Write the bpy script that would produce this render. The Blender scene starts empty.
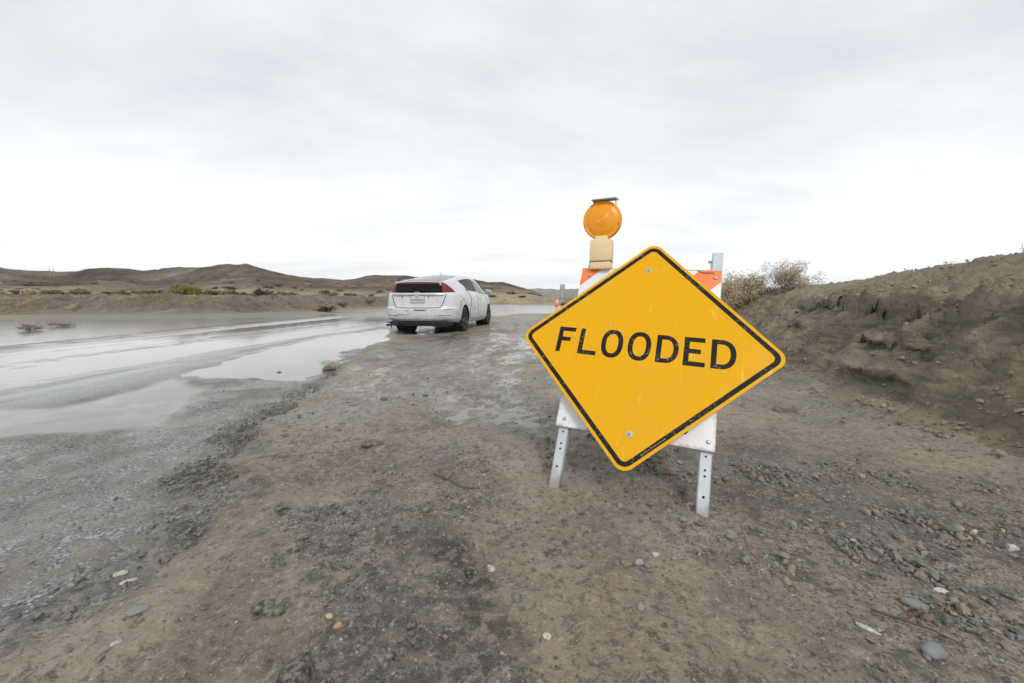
import bpy, bmesh, math, random
import numpy as np
from mathutils import Vector, Matrix, noise as mnoise

R = math.radians
rng = np.random.default_rng(7)
random.seed(7)
SC = bpy.context.scene
COL = SC.collection

# ------------------------------------------------------------------ noise
def _hash(ix, iy, seed):
    h = (ix.astype(np.int64) * 374761393 + iy.astype(np.int64) * 668265263 + seed * 974711) & 0xffffffff
    h = ((h ^ (h >> 13)) * 1274126177) & 0xffffffff
    h = (h ^ (h >> 16)) & 0xffffffff
    return h.astype(np.float64) / 4294967295.0

def gnoise(x, y, seed=0):
    x = np.asarray(x, float); y = np.asarray(y, float)
    ix = np.floor(x); iy = np.floor(y); fx = x - ix; fy = y - iy
    ux = fx * fx * fx * (fx * (fx * 6 - 15) + 10); uy = fy * fy * fy * (fy * (fy * 6 - 15) + 10)
    def g(dx, dy):
        a = _hash(ix + dx, iy + dy, seed) * 2 * np.pi
        return np.cos(a) * (fx - dx) + np.sin(a) * (fy - dy)
    n0 = g(0, 0) * (1 - ux) + g(1, 0) * ux
    n1 = g(0, 1) * (1 - ux) + g(1, 1) * ux
    return (n0 * (1 - uy) + n1 * uy) * 1.5

def fbm(x, y, s, octv=4, seed=0, gain=.5, ridged=False):
    r = 0; a = 1; t = 0; f = 1.0 / s
    for k in range(octv):
        n = gnoise(x * f + 13.7 * k, y * f - 7.3 * k, seed + k * 17)
        if ridged: n = 1 - 2 * np.abs(n)
        r = r + a * n; t += a; a *= gain; f *= 2.03
    return r / t

def sstep(a, b, x):
    t = np.clip((np.asarray(x, float) - a) / (b - a), 0, 1)
    return t * t * (3 - 2 * t)

def sdpoly(px, py, poly):
    """signed distance, positive inside"""
    P = np.array(poly, float); Q = np.roll(P, -1, 0)
    d = np.full(px.shape, 1e18); ins = np.zeros(px.shape, bool)
    for (ax, ay), (bx, by) in zip(P, Q):
        ex, ey = bx - ax, by - ay
        t = np.clip(((px - ax) * ex + (py - ay) * ey) / (ex * ex + ey * ey + 1e-12), 0, 1)
        d = np.minimum(d, (px - ax - t * ex) ** 2 + (py - ay - t * ey) ** 2)
        c = (ay > py) != (by > py)
        with np.errstate(divide='ignore', invalid='ignore'):
            ins ^= c & (px < (bx - ax) * (py - ay) / (by - ay + 1e-15) + ax)
    d = np.sqrt(d)
    return np.where(ins, d, -d)

# ------------------------------------------------------------------ ground layout (metres; camera stands at x=0,y=0)
EDGE = [(-2.9, 60), (-2.95, 14), (-2.89, 9.04), (-2.2, 5.6), (-1.81, 3.89), (-1.64, 3.02), (-1.63, 2.52), (-1.42, 2.01), (-1.36, 1.73), (-1.18, 1.46),
        (-0.98, 1.24), (-1.03, 1.05), (-1.1, .93), (-1.16, .86), (-1.25, .75), (-1.4, .3), (-1.6, -3), (-2.4, -40)]
ROADPOLY = EDGE + [(-12.5, -40), (-12.5, 10), (-11.6, 17), (-11, 60)]
FILM = [(-3.74, 2.84), (-3.37, 2.9), (-3.46, 4.11), (-2.77, 3.53), (-2.24, 2.84), (-2.16, 2.44), (-2.48, 2.32), (-2.95, 2.0), (-3.6, 1.9), (-4.5, 2.2)]
POND = [(-3.5, 4.17), (-3.89, 6.0), (-3.91, 8.08), (-3.39, 10.61), (-2.31, 7.48), (-2.54, 6.0), (-2.04, 4.41), (-2.08, 3.84), (-2.6, 3.89), (-2.99, 3.95)]
SHEEN = [(-.68, 3.25), (-.29, 3.57), (.26, 3.05), (.28, 2.52), (-.01, 2.29), (-.41, 2.59)]
SHEEN2 = [(-1.6, 3.3), (-1.35, 4.6), (-1.0, 5.2), (-.6, 4.0), (-.8, 3.2), (-1.1, 2.6), (-1.45, 2.7)]
DAMP = [(-1.35, 2.75), (-1.85, 4.6), (-2.0, 7.5), (-1.2, 9.2), (.1, 8.6), (.45, 6), (.36, 3.0), (.1, 2.35), (-.5, 2.5), (-.9, 2.9)]
POOL = [(0.02, 6.66), (0.2, 8.3), (0.5, 8.0), (0.45, 6.66), (0.17, 5.9)]
UNDERCAR = [(-2.5, 8.7), (-2.75, 11.4), (-2.2, 12.0), (-1.55, 9.4), (-1.75, 8.9)]
MILL1 = [(-.78, 1.36), (-.55, 1.5), (-.32, 1.32), (-.24, 1.11), (-.34, 1.04), (-.47, 1.02), (-.64, 1.08)]
MILL2 = [(-.44, .78), (-.35, .92), (-.19, 1.0), (-.03, .88), (.04, .65), (-.39, .65)]
DARKRIM = [(-.30, 1.21), (-.20, 1.09), (-.15, .95), (-.05, .80), (.0, .84), (-.09, .97), (-.13, 1.12), (-.22, 1.25)]
STONY = [(.2, 2.2), (.97, 2.05), (1.5, 1.62), (1.95, 1.45), (1.6, .9), (1.1, .6), (.72, .6), (.6, 1.0), (.55, 1.3)]
STONY2 = [(-.52, 1.75), (-.25, 2.1), (-.05, 2.0), (-.12, 1.5), (-.2, 1.2), (-.5, 1.3)]
FARLAND = [(-3000, 8), (-60, 12), (-30, 14.6), (-19.8, 15.4), (-14.9, 15.5), (-11, 17.1), (-9.4, 20.6), (-9.3, 28), (-8, 45), (-4, 60), (8, 72), (40, 84), (3000, 140), (3000, 3500), (-3000, 3500)]
FLOOD = [(-9.5, 19), (-6.0, 17.5), (-2.6, 18.5), (-.9, 18.6), (.6, 21.5), (3.5, 23), (9, 26), (16, 40), (40, 84), (8, 74), (-4, 62), (-8, 46), (-9.6, 29)]
TOEX = np.array([-40, 0, 1.63, 2.29, 3.53, 6, 9, 14, 22, 40]); TOEV = np.array([2.6, 2.35, 2.22, 2.3, 2.62, 3.55, 4.25, 6.0, 9.5, 20])
WL = -.030     # water level

def soft(poly, x, y, w, nz=0.0, ns=.3, seed=3):
    d = sdpoly(x, y, poly)
    if nz: d = d + nz * fbm(x, y, ns, 3, seed)
    return sstep(-w, w, d)

def fields(x, y):
    """terrain height and the surface masks at world points"""
    x = np.asarray(x, float); y = np.asarray(y, float)
    r = np.hypot(x, y)
    near = 1 - sstep(14, 40, r)
    c, s = math.cos(R(9)), math.sin(R(9))
    la = x * s + y * c; lc = x * c - y * s          # along / across the track of traffic
    f = {}
    rd = sdpoly(x, y, ROADPOLY)
    rd_n = rd + (.07 * fbm(x, y, .35, 4, 21) + .10 * fbm(x, y, 1.1, 2, 22)) * (1 - sstep(9, 14, y))
    road = sstep(-.02, .02, rd_n)                      # which faces are pavement
    rb = sstep(-.16, .10, rd_n)                        # height blend
    # loose dirt shoulder
    z = .030 * fbm(x, y, 1.6, 3, 1) * near + .014 * fbm(x, y, .33, 4, 2) * near
    z += .010 * fbm(lc, la * .12, .22, 3, 5) * near
    z += (.015 * fbm(x, y, .085, 3, 8) + .007 * fbm(x, y, .032, 2, 18)) * (1 - sstep(3, 8, r)) * (.55 + .8 * sstep(-.2, .4, fbm(x, y, .6, 3, 19)))
    for x0, kx, wd, dp in ((-.10, -.115, .11, .016), (.10, .045, .10, .009), (-.62, -.118, .10, .008)):
        dx = x - (x0 + kx * y + .03 * np.sin(y * .9)); on_ = sstep(-.35, .2, fbm(x * .5, y * .4, 1.0, 3, 171)) * (1 - sstep(9, 13, y)) * near
        z += on_ * dp * (-np.exp(-(dx / wd) ** 4) + .9 * np.exp(-((np.abs(dx) - wd * 1.35) / (.4 * wd)) ** 2))
        z += on_ * .004 * np.exp(-(dx / wd) ** 4) * np.sin((y + np.abs(dx) * .8) * 2 * np.pi / .055) * (1 - sstep(3, 5, y))
    for fx, fy in ((.167, 1.549), (.674, 1.335)):
        z += .005 * np.exp(-((x - fx) ** 2 + (y - fy) ** 2) / .055 ** 2) * (1 + .6 * fbm(x, y, .04, 2, 172))
    flat = np.exp(-(((x + 1.6) / 1.5) ** 2 + ((y - 10.2) / 2.6) ** 2))
    z = z * (1 - .75 * flat) + .004
    z += .008 * (1 - sstep(.0, .25, np.abs(rd_n + .20))) * (1 - sstep(8, 12, y))
    # asphalt with shallow ruts that hold water
    st = fbm(lc * 1.0 + .05 * np.sin(la * .3), la * .035, .42, 4, 31)
    st2 = fbm(x, y * .12, 1.6, 3, 33)
    zr = -.0285 + .009 * st + .006 * st2 + .004 * fbm(x, y, .25, 3, 34)
    zr += .012 * np.exp(-((x + 3.85) / .18) ** 2) * (1 - sstep(7, 9, y))            # raised shoulder of the lane edge
    zr -= .006 * np.exp(-((x + 5.1) / .5) ** 2) + .006 * np.exp(-((x + 6.8) / .5) ** 2)
    zr += .031 * np.exp(-((x + 8.05 + .12 * np.sin(y * .23)) / .38) ** 2)            # silt ridge along the centre line
    zr -= .030 * sstep(8.4, 9.6, -x) 
    zr += .020 * np.exp(-((x + 9.6 + .3 * np.sin(y * .2)) / .22) ** 2) * (1 - sstep(12, 15, y))
    shoulder = sstep(-4.0, -3.2, x)                                                 # broken edge, higher and stony
    zr += shoulder * (.016 + .012 * fbm(x, y, .3, 4, 36) + .008 * fbm(x, y, .07, 3, 37)) * (1 - sstep(5, 8, y))
    z = z * (1 - rb) + zr * rb
    over = sstep(10.6, 12.2, -x) * (1 - sstep(-2, 2, y - 60))
    z = z * (1 - over) + over * (-.075 + .02 * fbm(x, y, 2, 2, 38))
    film = sstep(-.10, .08, sdpoly(x, y, FILM) - .06 + .26 * fbm(x, y, .8, 5, 3, .6))
    pond = soft(POND, x, y, .14, .20, .45, 4)
    sheen = np.maximum(soft(SHEEN, x, y, .25, .3, .4, 5), .8 * soft(SHEEN2, x, y, .3, .3, .4, 6))
    pool = soft(POOL, x, y, .12, .15, .4, 7)
    uc = soft(UNDERCAR, x, y, .15, .2, .5, 9)
    fl = sdpoly(x, y, FLOOD); fl = sstep(-.6, 1.0, fl + .9 * fbm(x, y, 2.5, 3, 11))
    z = z * (1 - film) + film * (-.0235 + .0045 * fbm(x, y, .6, 3, 12))
    z = z * (1 - pond) + pond * (-.041 + .013 * fbm(x, y, .6, 4, 13))
    shz = fbm(lc, la * .35, .16, 4, 14)
    z = z * (1 - .65 * sheen) - sheen * (.027 + .024 * shz + .020 * fbm(x, y, .07, 3, 78)) * (1 - road)
    z -= pool * (.034 + .02 * fbm(x, y, .3, 3, 15)) + uc * .03 * (1 + .6 * fbm(x, y, .5, 2, 16))
    z = z * (1 - fl) + fl * (-.07 + .035 * fbm(x * .4, y, 1.5, 3, 17))
    # bank on the right
    tx = np.interp(y, TOEX, TOEV)
    t = x - tx
    env = 1 - sstep(15, 24, y)
    sl = 1 - .35 * sstep(3, 8, y)                                                   # gentler face farther off
    tw = t * sl + .16 * fbm(y, x, .75, 3, 41) + .05 * fbm(y, x * .6, .22, 3, 42) * sstep(-.1, .2, t)
    cut = 1 - .8 * sstep(4.6, 7.0, y)
    prof_cut = np.interp(tw, [-.45, -.10, .06, .14, .28, .36, .50, .57, .61, .90, 1.5, 2.2, 4, 9], [0, .045, .12, .22, .31, .40, .53, .58, .72, .83, 1.08, 1.14, 1.06, .6])
    prof_soft = np.interp(tw, [-.3, 0, .3, .7, 1.15, 1.9, 4, 9], [0, .06, .34, .74, .98, 1.07, 1.02, .55])
    bz = (prof_cut * cut + prof_soft * (1 - cut)) * env
    face = sstep(.02, .3, tw) * (1 - sstep(.6, 1.3, tw)) 
    up = sstep(.0, .5, tw)
    lump = fbm(x + .5 * bz, y + .4 * bz, .42, 5, 43, ridged=True)
    rough = (.11 * lump * face + .075 * fbm(x + bz * .8, y - bz * .5, .17, 4, 44, .6) * face + .045 * fbm(x, y, .6, 4, 45) * up + .045 * fbm(x, y, .10, 3, 46, .65) * up + .030 * fbm(x, y, .038, 2, 49) * up + .035 * fbm(x, y, .2, 3, 48, ridged=True) * up) * env
    for sc_, dp, wd, sd in ((.80, .10, .060, 141), (.34, .065, .075, 142)):
        cr = fbm(x * 1.0 + .5 * bz, y * .55 + 1.2 * bz, sc_, 4, sd)
        rough = rough - dp * np.exp(-(cr / wd) ** 2) * face * sstep(-.2, .25, fbm(x, y, 1.1, 2, sd + 9)) * env
    z = z + bz + rough * sstep(.0, .25, bz)
    f['bank'] = sstep(.03, .10, bz + .05 * fbm(x, y, .3, 4, 47))
    f['t'] = tw
    # land beyond the water
    fd = sdpoly(x, y, FARLAND) + .8 * fbm(x, y, 3.0, 3, 51) * sstep(0, 2, sdpoly(x, y, FARLAND) + 1)
    far = sstep(-.3, .3, fd)
    fb = np.interp(fd, [-1, 0, 2.3, 3.0, 4.2, 5.5, 30, 90, 400, 4000], [-.08, -.03, .14, .34, .80, .92, 1.15, 1.2, 1.2, 1.2])
    gull = (fbm(x, y * .5, 1.5, 4, 53, ridged=True) * .42 - .12 + .15 * fbm(x, y, .6, 3, 56)) * sstep(2.0, 3, fd) * (1 - sstep(4.2, 6.5, fd))
    low = 1 - .75 * sstep(-6, 4, x) * (1 - sstep(95, 130, y))
    z = np.where(fd > -1, z * (1 - far) + far * (fb * low + gull * low + .10 * fbm(x, y, 4, 3, 54) * sstep(3, 8, fd)), z)
    # scrubby rise behind the far bend of the shoulder
    z += 1.0 * np.exp(-(((x - 14) / 4.5) ** 2 + ((y - 44) / 14) ** 2)) * (1 + .3 * fbm(x, y, 2, 3, 55))
    f['asph'] = sstep(-.05, .05, rd + .16 * fbm(x, y, .5, 5, 68, .6) + .07 * fbm(x, y, .10, 3, 69)) * (1 - over) * (1 - far)
    f['z'] = z; f['road'] = road * (1 - fl * sstep(17, 20, y)) * (1 - far)
    f['far'] = far; f['fd'] = fd
    damp = soft(DAMP, x, y, .35, .5, .6, 79) * sstep(-.22, .10, fbm(lc, la * .3, .30, 5, 80, .6))
    f['wet'] = np.clip(np.maximum.reduce([film, pond, sheen * .85, damp, pool, uc * .9, fl]), 0, 1)
    f['film'] = np.clip(np.maximum(film, pond), 0, 1)
    mill = np.maximum.reduce([soft(MILL1, x, y, .045, .26, .15, 61), soft(MILL2, x, y, .045, .34, .16, 62)])
    mill = np.maximum(mill, .95 * (1 - sstep(.02, .20, np.abs(rd_n - .06))) * (1 - sstep(5, 8, y)) * sstep(-.25, .35, fbm(x, y, .35, 3, 63)))
    f['mill'] = mill * .85
    rde = rd + .16 * fbm(x, y, .5, 5, 68, .6)
    f['rim'] = np.maximum(soft(DARKRIM, x, y, .05, .10, .1, 64), sstep(-.05, .0, rde) * (1 - sstep(.06, .26, rde + .1 * fbm(x, y, .2, 3, 77))) * sstep(.8, 1.3, y) * (1 - sstep(4.5, 6, y)) * sstep(-.35, .1, fbm(x, y, .4, 3, 75)))
    f['stony'] = np.maximum.reduce([soft(STONY, x, y, .3, .35, .35, 65), .7 * soft(STONY2, x, y, .15, .2, .25, 66)])
    f['silt'] = np.clip(sstep(-.15, .35, fbm(lc, la * .22, .45, 4, 67) + .25 * np.exp(-((x + 8.05) / .5) ** 2) * 4) + film + .6 * pond, 0, 1)
    return f

def zat(x, y):
    return fields(np.atleast_1d(np.asarray(x, float)), np.atleast_1d(np.asarray(y, float)))['z']

# ------------------------------------------------------------------ materials
def newmat(name):
    m = bpy.data.materials.new(name); m.use_nodes = True
    nt = m.node_tree; b = nt.nodes['Principled BSDF']
    return m, nt, b

class NT:
    """tiny node-graph helper"""
    def __init__(s, nt): s.nt = nt
    def n(s, typ, **kw):
        nd = s.nt.nodes.new(typ)
        for k, v in kw.items():
            if k.startswith('_'): setattr(nd, k[1:], v)
        for k, v in kw.items():
            if not k.startswith('_'):
                key = int(k[1:]) if k[0] == 'i' and k[1:].isdigit() else k.replace('__', ' ')
                s.set(nd.inputs[key], v)
        return nd
    def set(s, inp, v):
        if isinstance(v, bpy.types.NodeSocket): s.nt.links.new(v, inp)
        else: inp.default_value = v
    def math(s, op, a, b=0.0, c=0.0, clamp=False):
        nd = s.nt.nodes.new('ShaderNodeMath'); nd.operation = op; nd.use_clamp = clamp
        for i, v in enumerate((a, b, c)): s.set(nd.inputs[i], v)
        return nd.outputs[0]
    def mix(s, f, a, b, blend='MIX'):
        nd = s.nt.nodes.new('ShaderNodeMix'); nd.data_type = 'RGBA'; nd.blend_type = blend
        s.set(nd.inputs[0], f)
        for i, v in ((6, a), (7, b)):
            s.set(nd.inputs[i], v if isinstance(v, bpy.types.NodeSocket) else (*v, 1) if len(v) == 3 else v)
        return nd.outputs[2]
    def noise(s, scale, detail=4, rough=.55, vec=None, out=0, dist=0):
        nd = s.nt.nodes.new('ShaderNodeTexNoise'); nd.inputs['Scale'].default_value = scale
        nd.inputs['Detail'].default_value = detail; nd.inputs['Roughness'].default_value = rough; nd.inputs['Distortion'].default_value = dist
        if vec is not None: s.nt.links.new(vec, nd.inputs['Vector'])
        return nd.outputs[out]
    def voro(s, scale, vec=None, out='Color', feature='F1', rnd=1.0):
        nd = s.nt.nodes.new('ShaderNodeTexVoronoi'); nd.feature = feature; nd.inputs['Scale'].default_value = scale
        nd.inputs['Randomness'].default_value = rnd
        if vec is not None: s.nt.links.new(vec, nd.inputs['Vector'])
        return nd.outputs[out]
    def rng(s, v, a, b, c=0.0, d=1.0, smooth=True):
        nd = s.nt.nodes.new('ShaderNodeMapRange'); nd.interpolation_type = 'SMOOTHSTEP' if smooth else 'LINEAR'
        for i, q in enumerate((v, a, b, c, d)): s.set(nd.inputs[i], q)
        return nd.outputs[0]
    def ramp(s, v, stops):
        nd = s.nt.nodes.new('ShaderNodeValToRGB'); el = nd.color_ramp.elements
        while len(el) > 1: el.remove(el[0])
        el[0].position = stops[0][0]; el[0].color = (*stops[0][1], 1)
        for p, c in stops[1:]:
            e = el.new(p); e.color = (*c, 1)
        s.set(nd.inputs[0], v); return nd.outputs[0]
    def attr(s, name, out='Fac'):
        nd = s.nt.nodes.new('ShaderNodeAttribute'); nd.attribute_name = name; return nd.outputs[out]
    def pos(s):
        return s.nt.nodes.new('ShaderNodeNewGeometry').outputs['Position']
    def obj(s):
        return s.nt.nodes.new('ShaderNodeTexCoord').outputs['Object']
    def mapping(s, vec, scale=(1, 1, 1), rot=(0, 0, 0)):
        nd = s.nt.nodes.new('ShaderNodeMapping'); s.set(nd.inputs['Vector'], vec)
        nd.inputs['Scale'].default_value = scale; nd.inputs['Rotation'].default_value = rot
        return nd.outputs[0]
    def bump(s, h, strength=.5, dist=.01, nrm=None):
        nd = s.nt.nodes.new('ShaderNodeBump'); nd.inputs['Strength'].default_value = strength; nd.inputs['Distance'].default_value = dist
        s.set(nd.inputs['Height'], h)
        if nrm is not None: s.nt.links.new(nrm, nd.inputs['Normal'])
        return nd.outputs[0]

def mat_plain(name, col, rough=.5, metal=0, spec=.5, var=.12, scale=8, bump=0.0, dirt=None, dirtcol=(.16, .13, .10), coat=0):
    m, nt, b = newmat(name); g = NT(nt); v = g.obj()
    n = g.noise(scale, 5, .6, v)
    c0 = tuple(x * (1 - var) for x in col); c1 = tuple(min(1, x * (1 + var)) for x in col)
    c = g.mix(n, c0, c1)
    if dirt:
        d = g.rng(g.noise(scale * .6, 8, .7, v), .5, .78, 0, dirt)
        c = g.mix(d, c, dirtcol)
    nt.links.new(c, b.inputs['Base Color'])
    b.inputs['Roughness'].default_value = rough; b.inputs['Metallic'].default_value = metal; b.inputs['Specular IOR Level'].default_value = spec
    b.inputs['Coat Weight'].default_value = coat
    if bump:
        nt.links.new(g.bump(g.noise(scale * 6, 4, .6, v), bump, .003), b.inputs['Normal'])
    return m

TAN = (.330, .277, .205); BRN = (.128, .106, .079)

def mat_ground():
    """one damp surface: silt, grit, broken asphalt and the paved lane, told apart by what lies where"""
    m, nt, b = newmat('damp_silt_grit_and_asphalt'); g = NT(nt); p = g.pos()
    wet, mill, stony, rim, silt, film, asph = (g.attr(k) for k in ('wet', 'mill', 'stony', 'rim', 'silt', 'film', 'asph'))
    M = lambda a, b_: g.math('MULTIPLY', a, b_)
    n1 = g.noise(.9, 6, .6, p); n2 = g.noise(5.5, 7, .68, p); n3 = g.noise(42, 5, .65, p)
    tr = g.noise(3.2, 6, .65, g.mapping(p, (1, .16, 1), (0, 0, R(9))))
    c = g.mix(g.rng(n1, .34, .64), BRN, TAN)
    c = g.mix(g.rng(n2, .42, .62, 0, .75), c, (.275, .228, .166))
    c = g.mix(g.rng(n2, .48, .34, 0, .45), c, (.105, .086, .063))
    c = g.mix(g.rng(tr, .52, .62, 0, .6), c, (.170, .150, .120))
    c = g.mix(g.rng(g.noise(2.1, 5, .6, p, dist=.6), .58, .70, 0, .6), c, (.190, .132, .090))
    c = g.mix(g.math('MULTIPLY', g.rng(g.noise(17, 7, .76, p), .53, .60, 0, .8), g.rng(g.noise(1.3, 4, .6, p), .42, .60, .12, 1)), c, (.052, .043, .033))
    c = g.mix(g.rng(n3, .53, .66, 0, .7), c, (.36, .315, .245))
    c = g.mix(g.rng(n3, .46, .35, 0, .7), c, (.080, .068, .052))
    n4 = g.noise(150, 3, .7, p)
    c = g.mix(g.rng(n4, .60, .68, 0, .8), c, (.44, .41, .35))
    c = g.mix(g.rng(n4, .40, .35, 0, .6), c, (.085, .072, .056))
    # paved lane under a patchy skin of silt
    vm = nt.nodes.new('ShaderNodeVectorMath'); vm.operation = 'MULTIPLY_ADD'; nt.links.new(g.noise(120, 3, .6, p, out=1), vm.inputs[0]); vm.inputs[1].default_value = (.012, .012, .012); nt.links.new(p, vm.inputs[2]); pw = vm.outputs[0]
    vc = g.voro(130, pw, 'Color'); vd = g.voro(130, pw, 'Distance')
    sp = nt.nodes.new('ShaderNodeSeparateColor'); nt.links.new(vc, sp.inputs[0])
    agg = g.ramp(sp.outputs[0], [(0, (.075, .080, .082)), (.4, (.175, .180, .180)), (.75, (.29, .292, .285)), (1, (.54, .53, .50))])
    agg = g.mix(g.rng(g.noise(1.2, 5, .6, p), .45, .75, 0, .5), agg, (.12, .125, .128))
    sx = nt.nodes.new('ShaderNodeSeparateXYZ'); nt.links.new(p, sx.inputs[0])
    cl = g.rng(g.math('ABSOLUTE', g.math('ADD', sx.outputs[0], 8.1)), .05, .42, 1, 0)
    near_silt = M(g.rng(sx.outputs[0], -4.0, -2.6), g.rng(sx.outputs[1], 6, 3.5))
    sn = M(g.math('MAXIMUM', silt, M(near_silt, .95)), g.rng(g.noise(10, 7, .70, p), .40, .56))
    sn = M(sn, g.rng(g.noise(2.0, 5, .6, p), .34, .50, .45, 1))
    sn = g.math('MAXIMUM', sn, M(film, .9))
    pc = g.mix(M(sn, .85), agg, g.mix(n2, (.20, .178, .140), (.275, .245, .193)))
    pc = g.mix(M(cl, g.rng(g.noise(3, 6, .6, p), .3, .6)), pc, (.34, .25, .14))
    lane_ = M(g.rng(sx.outputs[0], -2.5, -4.2), g.math('SUBTRACT', 1.0, cl))
    pc = g.mix(M(lane_, .55), pc, (.055, .060, .066))
    pc = g.mix(M(film, .6), pc, (.135, .125, .105))
    c = g.mix(asph, c, pc)
    # dark crumbs of old paving and mixed grit
    gcol = g.ramp(sp.outputs[0], [(0, (.105, .097, .088)), (.35, (.15, .137, .118)), (.62, (.19, .17, .14)), (.86, (.28, .265, .24)), (1, (.50, .48, .44))])
    dens = g.math('MAXIMUM', M(mill, .8), g.math('MULTIPLY_ADD', stony, .45, .035))
    dens = M(M(dens, g.rng(g.noise(9, 5, .65, p), .34, .60, .35, 1.25)), g.math('SUBTRACT', 1.0, M(asph, .6)))
    sel = g.math('LESS_THAN', sp.outputs[1], dens)
    c = g.mix(M(sel, g.rng(vd, .62, .48)), c, gcol)
    c = g.mix(M(mill, g.rng(g.noise(24, 7, .75, p), .46, .56, 0, .8)), c, (.055, .054, .053))
    c = g.mix(M(stony, g.rng(g.noise(11, 7, .74, p), .50, .60, 0, .75)), c, (.085, .074, .060))
    c = g.mix(M(rim, g.rng(g.noise(26, 7, .72, p), .44, .51, .10, .92)), c, (.050, .044, .037))
    c = g.mix(M(wet, .45), c, (.135, .122, .10))
    # scrubby plain: tan and rust tones
    far = g.attr('far')
    fc = g.ramp(g.noise(.5, 8, .66, p), [(.3, (.090, .075, .055)), (.47, (.135, .115, .085)), (.6, (.18, .155, .115)), (.75, (.125, .098, .070))])
    fc = g.mix(g.rng(g.noise(2.6, 8, .74, g.mapping(p, (1.3, 1, .6))), .50, .58, 0, .85), fc, (.080, .066, .052))  # dark streaks put gully shade into the far bank's colour
    fc = g.mix(g.rng(g.noise(.8, 5, .6, p), .56, .68, 0, .6), fc, (.30, .24, .15))
    beach = g.rng(g.attr('fd'), 1.2, 3.2)
    fc = g.mix(beach, (.235, .208, .168), fc)
    c = g.mix(far, c, fc)
    nt.links.new(c, b.inputs['Base Color'])
    # damp skin: smoother where water stood
    rn = g.rng(g.noise(8, 6, .68, p), .38, .60)
    w2 = g.math('MAXIMUM', M(M(wet, g.math('SUBTRACT', 1.0, film)), g.rng(rn, .15, .8)), M(film, .6)); w3 = M(g.rng(g.noise(1.7, 5, .6, p), .52, .68), .28)
    rough = g.math('SUBTRACT', .80, M(g.math('MAXIMUM', w2, w3), .60))
    tn = g.noise(2.2, 5, .6, g.mapping(p, (1, .08, 1), (0, 0, R(5))))
    lane = M(asph, g.rng(sx.outputs[0], -2.5, -4.2))
    ro = g.math('SUBTRACT', g.rng(tn, .35, .65, .36, .58), M(film, .2))
    rough = g.math('ADD', M(rough, g.math('SUBTRACT', 1.0, lane)), M(ro, lane))
    nt.links.new(rough, b.inputs['Roughness'])
    b.inputs['Specular IOR Level'].default_value = .38
    h = g.math('ADD', M(g.noise(85, 6, .75, p), 1.0), M(g.noise(18, 5, .68, p), 1.2))
    h = g.math('ADD', h, M(M(M(g.math('MAXIMUM', sel, asph), g.rng(vd, .6, .1)), .9), g.math('SUBTRACT', 1.0, film)))
    bst = g.math('SUBTRACT', .66, M(film, .85))
    bp = nt.nodes.new('ShaderNodeBump'); bp.inputs['Distance'].default_value = .020; nt.links.new(bst, bp.inputs['Strength']); nt.links.new(h, bp.inputs['Height'])
    nt.links.new(bp.outputs[0], b.inputs['Normal'])
    cw = M(M(g.rng(tn, .85, .48), lane), g.math('SUBTRACT', 1.0, M(cl, .85)))
    damp = M(g.rng(g.noise(2.6, 6, .65, p), .38, .60), g.math('MULTIPLY_ADD', asph, .40, .42))
    cw = g.math('MAXIMUM', g.math('MAXIMUM', cw, M(damp, g.math('SUBTRACT', 1.0, far))), g.math('MAXIMUM', M(film, .60), M(M(wet, g.math('SUBTRACT', 1.0, film)), g.math('MULTIPLY_ADD', rn, .5, .5))))
    nt.links.new(cw, b.inputs['Coat Weight'])
    nt.links.new(g.math('SUBTRACT', .17, M(g.math('MAXIMUM', lane, wet), .07)), b.inputs['Coat Roughness']); b.inputs['Coat IOR'].default_value = 1.38
    b2 = nt.nodes.new('ShaderNodeBump'); b2.inputs['Distance'].default_value = .011; nt.links.new(g.math('SUBTRACT', .20, M(g.math('MAXIMUM', lane, film), .15)), b2.inputs['Strength']); nt.links.new(h, b2.inputs['Height'])
    nt.links.new(b2.outputs[0], b.inputs['Coat Normal'])
    return m

def mat_bank():
    m, nt, b = newmat('cut_desert_earth'); g = NT(nt); p = g.pos()
    c = g.ramp(g.noise(1.6, 8, .65, p), [(.3, (.165, .138, .096)), (.44, (.250, .211, .150)), (.58, (.325, .277, .200)), (.75, (.39, .34, .25))])
    st = g.noise(5, 6, .6, g.mapping(p, (.5, .4, 3.2)))
    c = g.mix(g.rng(st, .5, .62, 0, .65), c, (.095, .080, .057))
    c = g.mix(g.rng(g.noise(13, 7, .72, p), .52, .62, 0, .6), c, (.130, .112, .078))
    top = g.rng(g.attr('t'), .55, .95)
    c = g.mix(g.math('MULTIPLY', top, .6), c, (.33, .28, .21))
    vc = g.voro(70, p, 'Color'); sp = nt.nodes.new('ShaderNodeSeparateColor'); nt.links.new(vc, sp.inputs[0])
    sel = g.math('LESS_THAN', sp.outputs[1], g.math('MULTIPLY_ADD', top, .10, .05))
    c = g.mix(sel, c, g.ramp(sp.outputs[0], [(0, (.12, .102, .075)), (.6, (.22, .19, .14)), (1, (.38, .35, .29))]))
    c = g.mix(g.math('MULTIPLY', g.noise(45, 5, .7, p), .4), c, (.22, .19, .135))
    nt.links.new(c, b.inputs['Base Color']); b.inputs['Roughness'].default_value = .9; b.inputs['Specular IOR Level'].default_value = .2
    h = g.math('ADD', g.noise(22, 7, .68, p), g.math('MULTIPLY', g.noise(7, 4, .6, p), 1.4))
    nt.links.new(g.bump(h, .95, .045), b.inputs['Normal'])
    return m

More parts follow.
